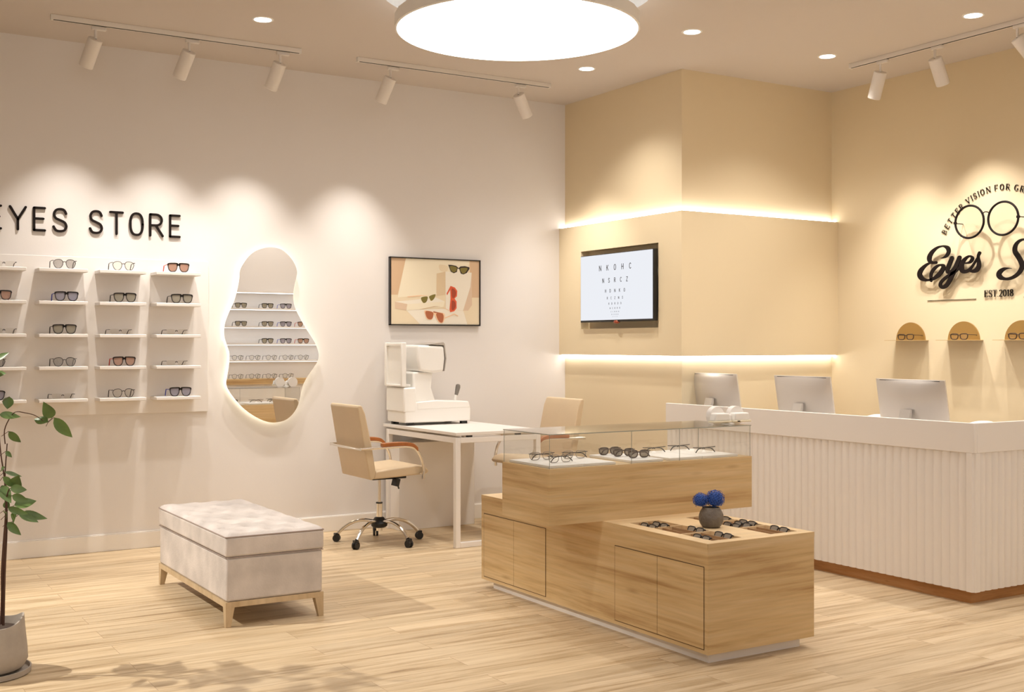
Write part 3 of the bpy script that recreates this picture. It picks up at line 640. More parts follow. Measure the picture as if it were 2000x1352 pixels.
A('art_peach', [(930,905),(1030,955),(1030,965),(940,915)])
A('art_peach', [(665,955),(790,975),(950,1000),(945,1120),(890,1145),(835,1080),(800,1010),(770,1090),(700,1085),(672,1030)], 1)
A('art_brown', [(680,965),(785,985),(775,1075),(720,1085),(685,1040)], 1)
A('art_brown', [(835,1000),(935,1015),(930,1120),(890,1132),(850,1080)], 1)
A('art_brown', [(790,965),(930,1000),(930,1012),(790,985)])
A('art_peach', [(960,1060),(1100,1000),(1160,1030),(1155,1045),(1100,1015),(960,1075)])
art.build('print', mats, t, smooth=0, recalc=False)
# ---------------------------------------------------------------- eye chart screen in the column niche
tvx, ty0, ty1, tz0, tz1 = 5.452, 6.886, 7.840, 1.582, 2.121
t = thing('wall_screen', 'black framed screen showing an eye test chart in the column niche', 'screen', (tvx, (ty0+ty1)/2, (tz0+tz1)/2))
tw, th = (ty1-ty0)/2, (tz1-tz0)/2
MB().box((0, -tw, -th), (.040, tw, th)).build('housing', 'black_plastic', t, bevel=.003)
MB().box((.04, -.2, -.12), (XB+nd-tvx, .2, .12)).build('wall_bracket', 'black_plastic', t)
MB().ball((.012, 0, -th-.001), .022, 8, (1, 1.6, .7)).build('sensor', 'copper', t)
mb = MB().box((-.0015, -tw+.012, -th+.016), (0, tw-.005, th-.005)); mb.mat(1); rows = [('NKOHC', .207, .078, .209), ('NSRCZ', .40, .064, .166), ('HDNKO', .56, .047, .131), ('RCZNS', .67, .036, .105), ('KDRDO', .755, .029, .083), ('NSHRK', .825, .023, .067), ('ZCNKH', .878, .018, .053), ('DSORN', .92, .014, .043), ('KCHZD', .953, .009, .035)]
sw_, sh_ = 2*tw-.017, 2*th-.021
for s, v, hgt, half in rows:
    for i, c in enumerate(s):
        hc = hgt*sh_; gw = glyph(c)[0]*hc*.9
        u = .49+half*(i-2)/2
        x = -tw+.012+sw_*u-gw/2; y = th-.005-sh_*v-hc/2
        draw_glyph(mb, c, lambda a, b, d: (-.0015-d, -a, b), hc, x, y, hc*.14, 'round', 0, .0008, sx=.9)
mb.build('display_panel', ['screen_white', 'screen_ink'], t, smooth=0)
# ---------------------------------------------------------------- logo on the cream wall
OX = 1.0
PR = lambda oy, oz: (lambda u, v, d: (-d, -u-oy, v-oz))
t = thing('logo_sign', 'black flowing script Eyes lettering with a motto arch on the cream wall', 'sign', (XR, 5.14, 1.95))
LP = lambda u, v, d: (-d, u-5.14, v-1.95)       # u is world y here
for gi, g in enumerate(SCRIPT):
    mb = MB()
    for si, st in enumerate(g): ribbon(mb, catmull(st, 5), LP, .030, .0388+.0006*si+.0002*gi)
    mb.build('script_letter', 'sign_black', t)
def textline(s, cx, z, h, w, d=.02, track=.16, name='lettering'):
    tot = sum(glyph(c)[0]*h*.95+track*h for c in s)-track*h; u = -tot/2
    for c in s:
        mb = MB()
        gw = draw_glyph(mb, c, lambda a, b, dd: (-dd, (cx-5.14)-a, b-1.95), h, u, z, w, 'serif', .004, d, sx=.95); u += gw+track*h
        mb.build('letter', 'sign_black', t, smooth=0)
textline('EST.2018', 5.142, 1.735,   .046, .0062, .009, track=.2, name='date_lettering')
# motto on an arch
s = 'BETTER VISION FOR GR'; R_ = .493; zc = 1.978; hL = .040; mb = MB()
adv = [(.34 if c == ' ' else glyph(c)[0]+.235)*hL*1.06 for c in s]
a0 = atan2(2.205-zc, .452); pos = 0; sc_ = 1.0
tot_target = (a0-atan2(.462, -.150-.0))*-1
tot = sum(adv); arcneed = (atan2(.465, -.205)-a0); k_ = arcneed*R_/tot
for c, ad in zip(s, adv):
    if c != ' ':
        gw = glyph(c)[0]*hL*1.0
        am = a0+(pos+gw/2)*k_/R_
        # viewer's right is -y, so the arch runs from +y to -y
        bx, bz = -R_*cos(am), zc+R_*sin(am); rot = -(am-pi/2)
        rot = pi/2-am
        def P(u, v, d, bx=bx, bz=bz, rot=rot):
            du, dv = u, v; cu, su = cos(-rot+0), sin(-rot+0)
            # baseline tangent direction for a clockwise arch
            tx, tz = sin(am), cos(am); nx, nz = -cos(am), sin(am)
            X = bx+du*tx+dv*nx; Z = bz+du*tz+dv*nz
            return (-d, -X, Z-1.95)
        mb = MB(); draw_glyph(mb, c, P, hL, -gw/2, 0, .0056, 'serif', .003, .007, sx=1.0); mb.build('letter', 'sign_black', t, smooth=0)
    pos += ad
for ya, yb in ((5.744, 5.328), (4.953, 4.54)):
    MB().box((-.005, yb-5.14, 1.7242-1.95), (-.001, ya-5.14, 1.7266-1.95)).build('rule_line', 'sign_black', t)
# oversized round glasses standing off the wall
t = thing('giant_glasses', 'oversized round black wire glasses mounted above the script logo', 'wall decoration', (XR-.10, 5.175, 2.262))
gc = [(.134, .0), (-.134, .0)]
fr = MB()
for i, (yy, zz) in enumerate(gc):
    ring = [(0, yy+.116*cos(a), zz+.113*sin(a)) for a in [2*pi*k/48 for k in range(48)]]
    MB().tube(ring, .0078, 8, close=True).build('rim', 'sign_black', t)
    MB().add([(x, yy+(y-yy)*.97, zz+(z-zz)*.97) for x, y, z in ring], [list(range(48))]).build('lens', 'lens_clear', t, smooth=0, recalc=False)
fr.tube(catmull([(0, .028, .045), (-.004, .010, .056), (-.004, -.010, .056), (0, -.028, .045)], 4), .0034, 8)
fr.build('bridge', 'sign_black', t)
for s in (1, -1):
    MB().box((-.008, s*.250-.010, -.008), (.006, s*.250+.010, .008)).tube([(0, s*.258, 0), (.098, s*.262, 0)], .0032, 8).build('temple', 'sign_black', t)
# ---------------------------------------------------------------- arched niche shelves
ar = None
for i, yc in enumerate((5.893, 5.428, 4.962)):
    lab = ['arched brass backed wall shelf nearest the corner column', 'arched brass backed wall shelf, middle of three', 'arched brass backed wall shelf partly cut by the picture edge'][i]
    if ar is None:
        ar = thing('arched_shelf', lab, 'wall shelf', (XR, yc, 1.436), group='arched brass shelves below the logo')
        pts = [(.132*cos(a), .0+.132*sin(a)) for a in [pi*k/28 for k in range(29)]]
        MB().prism(pts, -.010, 0, 'x').build('arch_plate', 'brass', ar, smooth=0)
        MB().box((-.130, -.158, -.004), (0, .142, 0)).build('shelf_board', 'brass_shelf', ar)
    else: dup(ar, (XR, yc, 1.436), label=lab)
    gl = 'black rectangular glasses on the arched shelf ' + ['nearest the corner column', 'in the middle', 'at the picture edge'][i]
    if i == 0: ag = specs('eyeglasses', gl, 'rect', (XR-.100, yc-.034, 1.4362), pi*-.5, 'glasses on the arched shelves', 'frame_brown', 'lens_clear', W=.155)
    else: dup(ag, (XR-.100, yc-.034, 1.4362), label=gl)
# ---------------------------------------------------------------- reception counter
t = thing('reception_counter', 'long white fluted reception counter with a plain top band and wooden toe kick', 'counter', (5.38, 4.05, 0))
LY, LX = 2.607, XR-5.38-.004
mb = MB().box((0, 0, .818), (.025, LY, .98)).box((.025, 0, .818), (LX, .025, .98))
mb.build('top_band', 'counter_white', t, bevel=.003)
mb = MB(); fp = .0545; n1 = int(LY/fp); n2 = int(LX/fp)
def flutes(L, n, ax):
    p = []; w = L/n
    for i in range(n):
        for k in range(8):
            q = k/8; p.append((i*w+q*w, .017-.014*(sin(pi*(q*.92+.04))**.6)))
    p.append((L, .016)); return p
pl_ = flutes(LY, n1, 'y'); poly = [(d+.002, a) for a, d in pl_]+[(.05, LY), (.05, 0)]
mb.prism(poly, .07, .818, 'z')
pl_ = flutes(LX, n2, 'x'); poly = [(a, d+.002) for a, d in pl_]+[(LX, .05), (0, .05)]
mb.prism(poly, .07, .818, 'z')
mb.build('fluted_panel', 'counter_white', t, smooth=50)
MB().box((.045, .055, 0), (.065, LY-.05, .07)).box((.0651, .055, 0), (LX, .075, .07)).build('toe_kick', 'toe_wood', t)
MB().box((.025, .025, .72), (.72, LY, .75)).box((.72, .025, .72), (LX, .62, .75)).build('worktop', 'counter_white', t, bevel=.003)
MB().box((.05, LY-.03, .07), (.68, LY, .72)).build('end_panel', 'counter_white', t)
# monitors
def monitor():
    r = thing('computer_monitor', 'silver all-in-one computer on the counter nearest the column', 'computer', (5.70, 6.485, .75), group='silver computers behind the counter band')
    w, h = .252, .36; zt = .444; tilt = .17
    def S(u, v, d): # u along y, v down from top, d outward to -x
        return (-d*cos(tilt)+(v)*sin(tilt)-.02, u, zt-v*cos(tilt)-d*sin(tilt))
    mb = MB(); N = 24; vs = []; fs = []
    for j in range(N+1):
        for i in range(N+1):
            a, b = -1+2*i/N, -1+2*j/N
            d = .006+.040*(max(0, 1-abs(a)**2.6)**.8)*(max(0, 1-abs(b)**2.6)**.8)
            vs.append(S(a*w, (b+1)/2*h, d))
    for j in range(N):
        for i in range(N): k = j*(N+1)+i; fs.append((k, k+1, k+N+2, k+N+1))
    mb.add(vs, fs)
    rim = [i for i in range(N+1)]+[j*(N+1)+N for j in range(1, N+1)]+[N*(N+1)+i for i in range(N-1, -1, -1)]+[j*(N+1) for j in range(N-1, 0, -1)]
    base = [vs[i] for i in rim]; back = []
    for i in rim:
        jj, ii = divmod(i, N+1); a, b = -1+2*ii/N, -1+2*jj/N; back.append(S(a*w, (b+1)/2*h, -.004))
    n = len(rim); mb.add(base+back, [(i, (i+1) % n, n+(i+1) % n, n+i) for i in range(n)]+[list(range(n, 2*n))])
    mb.build('housing', 'aluminium', r, smooth=60)
    g = []
    for u, v in ((-.88, .004), (.88, .004), (.88, .0075), (-.88, .0075)): g.append(S(u*w, v, .0095))
    MB().add(g, [(0, 1, 2, 3)]).build('top_vent', 'slot_dark', r, recalc=False, smooth=0)
    g = [S(u*w*.97, v*h, -.0045) for u, v in ((-1, .02), (1, .02), (1, .83), (-1, .83))]
    MB().add(g, [(0, 1, 2, 3)]).build('screen', 'screen_dark', r, recalc=False, smooth=0)
    hp = S(0, h*.48, .056)
    MB().prism([(hp[0], hp[2]), (hp[0]-.012, hp[2]+.002), (hp[0]-.085, .012), (hp[0]-.078, .004), (hp[0]+.0, hp[2]-.03)], -.038, .038, 'y').build('stand_neck', 'aluminium_stand', r)
    MB().box((hp[0]-.085, -.10, 0), (hp[0]+.11, .10, .008)).build('stand_foot', 'aluminium_stand', r, bevel=.003)
    return r
mo = monitor()
dup(mo, (5.70, 5.605, .75), label='silver all-in-one computer in the middle of the three on the counter')
dup(mo, (5.70, 4.725, .75), label='silver all-in-one computer on the counter nearest the viewer')
# white tub chairs behind the counter
t = thing('staff_chair', 'white rounded shell chair behind the counter, between two computers', 'chair', (6.45, 5.80, 0), group='white shell chairs behind the counter')
mb = MB(); N = 24; vs = []; fs = []
for j in range(9):
    for i in range(N+1):
        a = -pi*.5+pi*i/N; v = j/8
        R2 = .235*(.86+.14*v); top = .45+v*(.45*(.35+.65*max(0, cos(a))**.5))
        for q in (0,): vs.append((R2*cos(a)*1.0, R2*sin(a), top))
for j in range(8):
    for i in range(N): k = j*(N+1)+i; fs.append((k, k+1, k+N+2, k+N+1))
mb.add(vs, fs); o = mb.build('shell_back', 'plastic_white', t, recalc=False, smooth=80)
sm = o.modifiers.new('solid', 'SOLIDIFY'); sm.thickness = .03
MB().lathe([(.18, .40), (.215, .42), (.215, .455), (.19, .47)]).build('seat', 'plastic_white', t)
MB().cyl((0, 0, .03), (0, 0, .40), .025).build('pedestal', 'chrome', t)
MB().lathe([(.21, 0), (.21, .012), (.04, .03)]).build('base', 'chrome', t)
dup(t, (6.45, 4.93, 0), label='white rounded shell chair peeking behind the computer nearest the viewer')
# ---------------------------------------------------------------- island display unit
t = thing('display_island', 'honey oak island display unit with a stacked glass topped upper box', 'display unit', (3.378, 3.89, 0))
X0, X1, Yn, Yf, ZB, ZT = 0, .642, 0, 1.968, .05, .535
MB().box((.045, .047, 0), (X1-.045, Yf-.06, ZB)).build('plinth', 'white_lacquer', t)
tr_ = [(.072, .248), (.422, .592)]; cy = [(.055, .265), (.272, .472), (.480, .655)]
mb = MB(); D = .022
mb.box((X0, Yn, ZB), (X1, Yf, ZT-D))
mb.build('cabinet_body', 'oak_honey', t, smooth=0)
# top board pierced by the six sunk trays
mb = MB(); xs = [0, tr_[0][0], tr_[0][1], tr_[1][0], tr_[1][1], X1]
def top_band(xa, xb, ya, yb): mb.box((xa, ya, ZT-D+.0002), (xb, yb, ZT))
ylo, yhi = cy[0][0], cy[-1][1]
top_band(0, X1, 0, ylo); top_band(0, X1, yhi, Yf)
for xa, xb in ((0, tr_[0][0]), (tr_[0][1], tr_[1][0]), (tr_[1][1], X1)): top_band(xa, xb, ylo, yhi)
for xa, xb in tr_:
    for (a, b), (c, d) in zip(cy, cy[1:]): top_band(xa, xb, b, c)
mb.build('top_board', 'oak_top', t, smooth=0)
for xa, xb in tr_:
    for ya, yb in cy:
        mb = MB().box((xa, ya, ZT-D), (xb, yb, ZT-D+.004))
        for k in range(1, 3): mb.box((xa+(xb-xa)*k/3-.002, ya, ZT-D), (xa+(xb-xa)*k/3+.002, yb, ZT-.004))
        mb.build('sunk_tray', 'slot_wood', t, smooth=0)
# front edge facing of the top board, same honey oak as the carcass
MB().box((-.001, -.001, ZT-D-.002), (X1+.001, -.0002, ZT-.0015)).box((-.001, -.001, ZT-D-.002), (-.0002, Yf, ZT-.0015)).build('edge_facing', 'oak_honey', t, smooth=0)
for ya, yb in ((.025, .349), (.349, .675), (1.289, 1.610), (1.610, 1.938)):
    d = MB().box((-.0024, ya+.0012, .0715), (-.0008, yb-.0012, .4285)).build('door', 'oak_honey', t, smooth=0)
    MB().box((-.0016, ya-.0018, .068), (-.0006, yb+.0018, .432)).build('door_gap', 'seam', d, smooth=0)
ux0, ux1, uy0, uy1, uz0, uz1 = 3.062-3.378, 4.356-3.378, 4.664-3.89, 5.099-3.89, .535, .806
MB().box((ux0, uy0, uz0), (ux1, uy1, uz1)).build('upper_box', 'oak_honey', t, smooth=0)
g = .004; gz = .973
def pane(nm, a, b): return MB().box(a, b).build(nm, 'case_glass', t, smooth=0)
a0x, a1x, a0y, a1y = ux0+.006, ux1-.006, uy0+.006, uy1-.006
sx = [a0x, 3.558-3.378, 3.866-3.378, a1x]
for i in range(3): pane('glass_front', (sx[i]+.0008, a0y, uz1), (sx[i+1]-.0008, a0y+g, gz-.005))
pane('glass_back', (a0x, a1y-g, uz1), (a1x, a1y, gz-.005))
pane('glass_side', (a0x, a0y+g, uz1), (a0x+g, a1y-g, gz-.005)); pane('glass_side', (a1x-g, a0y+g, uz1), (a1x, a1y-g, gz-.005))
pane('glass_top', (a0x-.004, a0y-.004, gz-.005), (a1x+.004, a1y+.004, gz))
e = MB(); ew = .0013
for x in sx: e.box((x-ew/2, a0y-.0005, uz1), (x+ew/2, a0y+g*.6, gz-.005))
for x in (sx[0], sx[3]): e.box((x-ew/2, a1y-g, uz1), (x+ew/2, a1y, gz-.005))
e.box((a0x-.004, a0y-.0050, gz-.0045), (a1x+.004, a0y-.0042, gz-.0005)).box((a0x-.005, a0y-.004, gz-.0045), (a0x-.0042, a1y, gz-.0005))
e.build('glass_edges', 'glass_edge', t, smooth=0)
# white trays in the glass case
tl = ['leftmost white display tray in the glass case', 'second white display tray from the left in the glass case', 'middle white display tray holding dark glasses in the glass case', 'second white display tray from the right in the glass case', 'rightmost white display tray in the glass case']
for (xa, xb), lab in zip(((3.085, 3.283), (3.288, 3.478), (3.580, 3.778), (3.825, 4.036), (4.042, 4.285)), tl):
    o = MB().box((-(xb-xa)/2, -.187, 0), ((xb-xa)/2, .187, .013)).build('display_tray', 'tray_white', bevel=.002)
    o.location = ((xa+xb)/2, 4.881, .806); tag(o, lab, 'tray', 'white trays inside the glass case')
# glasses in the case
zt = .8195
mt = specs('eyeglasses', 'grey wire folded glasses at the back of the leftmost case tray', 'metal', (3.205, 4.955, zt), pi, 'glasses in the glass case', 'wire_grey', 'lens_clear', 'wire_dark', W=.15, folded=True)
dup(mt, (3.215, 4.80, zt), (0, 0, pi+.05), 'grey wire folded glasses at the front of the leftmost case tray')
dup(mt, (3.39, 4.93, zt), (0, 0, pi-.05), 'grey wire folded glasses on the second tray from the left')
dk = specs('sunglasses', 'dark folded glasses at the back of the middle case tray', 'rect', (3.665, 5.005, zt), pi, 'glasses in the glass case', 'frame_brown', 'lens_slot', W=.14, folded=True)
dup(dk, (3.680, 4.90, zt), (0, 0, pi), 'dark folded glasses in the centre of the middle case tray')
dup(dk, (3.695, 4.79, zt), (0, 0, pi), 'dark folded glasses at the front of the middle case tray')
rl = specs('eyeglasses', 'black rimless folded glasses on the second case tray from the right', 'rimless', (3.935, 4.97, zt), pi, 'glasses in the glass case', 'black_plastic', 'lens_clear', W=.15, folded=True)
dup(rl, (4.13, 5.0, zt), (0, 0, pi), 'black rimless folded glasses at the back of the rightmost case tray')
dup(rl, (4.165, 4.83, zt), (0, 0, pi), 'black rimless folded glasses at the front of the rightmost case tray')
# glasses in the sunk trays, leaning in their slots, facing the aisle
zs = .5172
sl = None
SLOT = [(3.456, 4.42, 'in the outer slot of the far left tray'), (3.528, 4.42, 'in the inner slot of the far left tray'), (3.584, 4.225, 'in the inner slot of the middle left tray'), (3.456, 4.035, 'in the outer slot of the near left tray, closest to the island corner'),
        (3.584, 4.035, 'in the inner slot of the near left tray'), (3.93, 4.435, 'in the outer slot of the far right tray, behind the vase'), (3.87, 4.425, 'in the middle slot of the far right tray, behind the vase'), (3.935, 4.255, 'in the outer slot of the middle right tray'), (3.875, 4.225, 'in the middle slot of the middle right tray beside the vase'),
        (3.815, 4.235, 'in the inner slot of the middle right tray beside the vase'), (3.93, 4.035, 'alone in the near right tray')]
for x, y, lab in SLOT:
    L_ = 'black glasses '+lab
    if sl is None: sl = specs('eyeglasses', L_, 'rect', (x, y, zs), -pi/2, 'glasses in the sunk wooden trays', 'frame_black', 'lens_slot', W=.118, folded=True); sl.rotation_euler = (radians(-30), 0, -pi/2)
    else: dup(sl, (x, y, zs), None, L_)
# vase with two blue flower heads
vx, vy = 3.703, 4.241
v = MB().lathe(catmull([(.028, 0), (.042, .004), (.054, .022), (.059, .046), (.054, .070), (.044, .088), (.040, .095), (.037, .094), (.042, .080), (.050, .05), (.03, .012), (.001, .010)], 3), n=40, capt=False).build('flower_vase', 'vase_ceramic')
v.location = (vx, vy, ZT); tag(v, 'small round dark grey textured vase on the low end of the island', 'vase')
def bloom(loc, r, lab):
    t = thing('blue_hydrangea', lab, 'flower', (vx+loc[0], vy+loc[1], ZT+.02), group='blue flower heads in the grey vase')
    dz = loc[2]-.02
    MB().tube([(-loc[0]*.8, -loc[1]*.8, 0), (-loc[0]*.3, -loc[1]*.3, dz*.6), (0, 0, dz)], .003, 6).build('stem', 'flower_stem', t)
    mb = MB(); rnd = random.Random(int(r*1e4)); N = 190
    mb.ball((0, 0, dz), r*.78, 8)
    for i in range(N):
        z = 1-2*(i+.5)/N; a = i*2.399963; q = math.sqrt(1-z*z); d = Vector((q*cos(a), q*sin(a), z))
        if d.z < -.75: continue
        c = Vector((0, 0, dz))+d*r*(.86+.16*rnd.random()); u = d.orthogonal().normalized(); w = d.cross(u); ph = rnd.random()*6.28; pr = r*.13
        for k in range(4):
            b = ph+k*pi/2; e1 = u*cos(b)+w*sin(b); e2 = -u*sin(b)+w*cos(b)
            mb.add([c, c+e1*pr*.6+e2*pr*.5+d*pr*.2, c+e1*pr*1.2+d*pr*.45, c+e1*pr*.6-e2*pr*.5+d*pr*.2], [(0, 1, 2, 3)])
    mb.build('petals', 'blue_petal', t, recalc=False, smooth=0)
bloom((-.045, .024, .128), .036, 'smaller blue hydrangea head on the left side of the grey vase')
bloom((.016, -.010, .134), .044, 'larger blue hydrangea head on the right side of the grey vase')
# white twin-domed eye testing head on the case
t = thing('eye_test_viewer', 'white twin-domed eye testing viewer on the right end of the glass case top', 'optical device', (4.305, 4.80, .973))
for s, dx in ((-1, -.070), (1, .070)):
    pts = [(dx-.056, .018), (dx+.056, .018), (dx+.050, .060), (dx-.046, .062)] if s < 0 else [(dx-.056, .016), (dx+.056, .016), (dx+.048, .060), (dx-.050, .060)]
    MB().prism(pts, -.045, .005).build('viewer_box', 'plastic_white', t, bevel=.008, seg=3)
    MB().tube([(dx, .0, .044), (dx, .035, .044)], .050, 36).build('lens_dome', 'white_lacquer', t, smooth=40)
    MB().box((dx-.060, -.050, .010), (dx+.060, .010, .019)).build('lower_tray', 'cream_plastic', t, bevel=.003)
MB().box((-.016, -.02, .004), (.016, .02, .05)).build('bridge', 'plastic_white', t, bevel=.004)
MB().lathe([(.042, 0), (.042, .004), (.012, .012)]).build('foot', 'plastic_white', t)
MB().box((.030, -.0525, .012), (.046, -.050, .018)).build('port', 'black_plastic', t)
# ---------------------------------------------------------------- desk
t = thing('office_desk', 'white desk with square tube frame legs against the back wall', 'desk', (3.862, 7.05, 0), radians(.9))
DW, DD, DZ = .70, 1.13, .797
MB().box((0, 0, DZ-.022), (DW, DD, DZ)).build('desk_top', 'white_lacquer', t, bevel=.002)
for y in (.0, DD-.09):
    fr = MB(); q = .038; zt = DZ-.036
    fr.box((.0, y, 0), (q, y+q, zt)).box((DW-q, y, 0), (DW, y+q, zt)).box((q, y, 0), (DW-q, y+q, q)).box((q, y, zt-q), (DW-q, y+q, zt))
    fr.build('leg_frame', 'white_lacquer', t, bevel=.003)
for x in (0, DW-.038): MB().box((x+.002, .038, DZ-.036-.038), (x+.036, DD-.09, DZ-.036)).build('side_rail', 'white_lacquer', t, bevel=.002)
for x in (.10, .50):
    for y in (.006, DD-.084): MB().box((x, y, DZ-.036), (x+.035, y+.03, DZ-.022)).build('spacer', 'black_plastic', t)
MB().box((.02, .90, 0), (.68, 1.128, .66)).build('pedestal_cabinet', 'white_lacquer', t, bevel=.003)
# ---------------------------------------------------------------- autorefractor on the desk
t = thing('eye_examination_machine', 'white eye examination machine with chin frame and joystick on the desk', 'medical device', (3.86, 7.83, .797))
for x, y in ((.03, .02), (.49, .02), (.03, .27), (.49, .27)): MB().box((x, y, 0), (x+.05, y+.03, .022)).build('rubber_foot', 'black_plastic', t)
mbm = MB().prism([(-.005, .022), (.558, .022), (.560, .115), (.545, .168), (.27, .176), (.10, .176), (-.005, .176)], 0, .30)
mbm.build('base', 'plastic_white', t, bevel=.012, seg=3)
MB().prism([(.10, .118), (.550, .124), (.540, .172), (.27, .186), (.10, .176)], -.004, .25).build('sliding_stage', 'plastic_white', t, bevel=.008, seg=3)
MB().prism([(-.014, .10), (.09, .10), (.09, .285), (-.014, .285)], -.005, .305).build('chin_column', 'plastic_white', t, bevel=.012, seg=3)
MB().prism([(.09, .17), (.275, .17), (.235, .28), (.25, .40), (.08, .40), (.085, .28)], .03, .22).build('neck', 'plastic_white', t, bevel=.015, seg=3)
MB().prism([(.105, .605), (.33, .595), (.338, .50), (.325, .40), (.24, .392), (.12, .405), (.10, .50)], .0, .25).build('measuring_head', 'plastic_white', t, bevel=.02, seg=4)
MB().prism([(.322, .625), (.334, .612), (.350, .50), (.334, .405), (.328, .405), (.342, .50), (.326, .60), (.20, .606), (.21, .612)], .0, .26).build('screen_bezel', 'bezel_grey', t, bevel=.002)
fr = MB().box((-.03, .0, .29), (.01, .028, .622)).box((-.03, .272, .29), (.01, .30, .622)).box((-.028, .028, .596), (.008, .272, .620)).box((-.028, .028, .290), (.06, .272, .310))
fr.build('chin_rest_frame', 'plastic_white', t, bevel=.006)
MB().box((-.012, .028, .312), (-.004, .272, .594)).build('face_shield', 'plastic_white', t)
MB().tube([(.49, .13, .17), (.497, .13, .21), (.505, .13, .222)], [.011, .010, .010], 14).build('joystick_shaft', 'plastic_white', t)
MB().tube([(.503, .13, .215), (.518, .13, .275), (.520, .13, .292), (.521, .13, .300)], [.013, .019, .017, .008], 16).build('joystick_knob', 'grey_knob', t)
# ---------------------------------------------------------------- office chairs
def chair():
    r = thing('office_chair', 'beige leather swivel chair with chrome arms left of the desk', 'office chair', (3.523, 7.56, 0), group='beige swivel chairs at the desk')
    MB().prism([(-.273, .975), (-.262, .990), (-.240, .985), (-.215, .93), (-.165, .70), (-.135, .52), (-.150, .478), (-.180, .475), (-.225, .70)], -.24, .24).build('backrest', 'leather_beige', r, bevel=.018, seg=4)
    MB().prism([(-.150, .478), (-.135, .533), (0, .545), (.19, .560), (.245, .548), (.277, .515), (.262, .497), (.21, .492), (0, .482)], -.235, .235).build('seat', 'leather_beige', r, bevel=.014, seg=4)
    MB().box((-.12, -.15, .462), (.14, .15, .483)).build('seat_plate', 'black_plastic', r, bevel=.004)
    MB().tube(catmull([(-.255, -.262, .692), (-.262, -.15, .690), (-.262, .15, .690), (-.255, .262, .692)], 4), .0085, 10).build('back_bar', 'chrome', r)
    for s in (-1, 1):
        y = s*.265
        MB().tube(catmull([(-.262, y, .692), (-.05, y, .697), (.08, y, .698), (.150, y, .680), (.195, y, .620), (.215, y, .545), (.213, y, .462)], 6), .0105, 12).tube([(.212, y, .505), (.195, s*.20, .500)], .007, 8).build('arm_frame', 'chrome', r)
        pts = catmull([(-.105, .712), (-.02, .716), (.07, .714), (.13, .702), (.165, .672)], 4)
        up = [(x, z+.014) for x, z in pts]; dn = [(x, z-.012) for x, z in pts][::-1]
        MB().prism(up+dn, y-.022, y+.022).build('armrest', 'armrest_wood', r, bevel=.008, seg=3)
    MB().cyl((0, 0, .27), (0, 0, .47), .011, 16).build('gas_lift', 'chrome', r)
    MB().cyl((0, 0, .085), (0, 0, .281), .022, 24).build('column_sleeve', 'chrome', r)
    MB().cyl((0, 0, .278), (0, 0, .287), .024, 24).build('sleeve_cap', 'black_plastic', r)
    lv = MB().box((.03, -.21, .415), (.060, -.14, .470), Matrix.Rotation(.25, 3, 'Y')).tube([(.055, -.18, .43), (.066, -.18, .395)], .006, 8)
    lv.build('height_lever', 'black_plastic', r, bevel=.004)
    MB().lathe([(.040, .108), (.056, .118), (.060, .140), (.034, .178), (.022, .184)]).build('hub', 'black_plastic', r)
    for k in range(5):
        a = radians(142+72*k); c, s = cos(a), sin(a)
        b = MB().tube(catmull([(.04*c, .04*s, .152), (.12*c, .12*s, .158), (.20*c, .20*s, .138), (.26*c, .26*s, .100), (.298*c, .298*s, .062)], 4), [.012]*8+[.0125]*9, 10).build('leg', 'chrome', r)
        w = MB(); px, py = .31*c, .31*s; q = Vector((-s, c, 0)); 
        for e in (-1, 1): w.tube([Vector((px, py, .026))+q*e*.004, Vector((px, py, .026))+q*e*.018], .0255, 18)
        w.box((px-.016, py-.016, .038), (px+.016, py+.016, .062))
        w.build('caster', 'black_plastic', b)
    return r
ch = chair()
dup(ch, (4.853, 7.56, 0), (0, 0, pi), 'beige leather swivel chair with chrome arms behind the glass case')
# ---------------------------------------------------------------- ottoman bench
t = thing('ottoman_bench', 'pale pink grey velvet ottoman bench with tufted lid on oak legs', 'ottoman', (1.809, 5.667, 0))
OW, OL = .516, 1.25
MB().box((.004, .004, .125), (OW-.004, OL-.004, .343)).build('upholstered_body', 'velvet', t, bevel=.012, seg=3)
MB().box((-.001, -.001, .346), (OW+.003, OL+.001, .448)).build('lid_side', 'velvet', t, bevel=.014, seg=4)
mb = MB(); NX, NY = 48, 110; vs = []; fs = []; tx, ty = 4, 9
for j in range(NY+1):
    for i in range(NX+1):
        x, y = OW*i/NX, OL*j/NY; e = min(x, OW-x, y, OL-y); edge = min(1, e/.03)
        d = 0
        gx, gy = x/OW*tx, y/OL*ty; rowi = round(gy-.5)
        for oy in (0, 1, -1):
            rj = rowi+oy; off = .5 if rj % 2 else 0.0
            cx_ = round(gx-off)+off
            dist = hypot((gx-cx_)*OW/tx, (gy-rj-.5)*OL/ty)
            if 0 < cx_ < tx: d = max(d, math.exp(-(dist/.034)**2))
        dg = .30*(abs(sin(pi*(gx/1+gy/1)))**12+abs(sin(pi*(gx-gy)))**12)
        vs.append((x, y, .445+.024*edge**.5*(1-.95*d)-.0006*dg))
for j in range(NY):
    for i in range(NX): k = j*(NX+1)+i; fs.append((k, k+1, k+NX+2, k+NX+1))
mb.add(vs, fs).build('tufted_top', 'velvet', t, smooth=80)
ring = lambda z, o: [(-o, -o, z), (OW+o, -o, z), (OW+o, OL+o, z), (-o, OL+o, z)]
pp = MB()
for z in (.447, .3445):
    q = ring(z, 0 if z > .4 else -.002)
    for i in range(4): pp.tube([q[i], q[(i+1) % 4]], .0032 if z > .4 else .0026, 6)
pp.build('piping', 'piping', t)
MB().box((0, 0, .098), (OW, .022, .125)).box((0, OL-.022, .098), (OW, OL, .125)).box((0, .022, .098), (.022, OL-.022, .125)).box((OW-.022, .022, .098), (OW, OL-.022, .125)).build('base_rail', 'oak_pale', t)
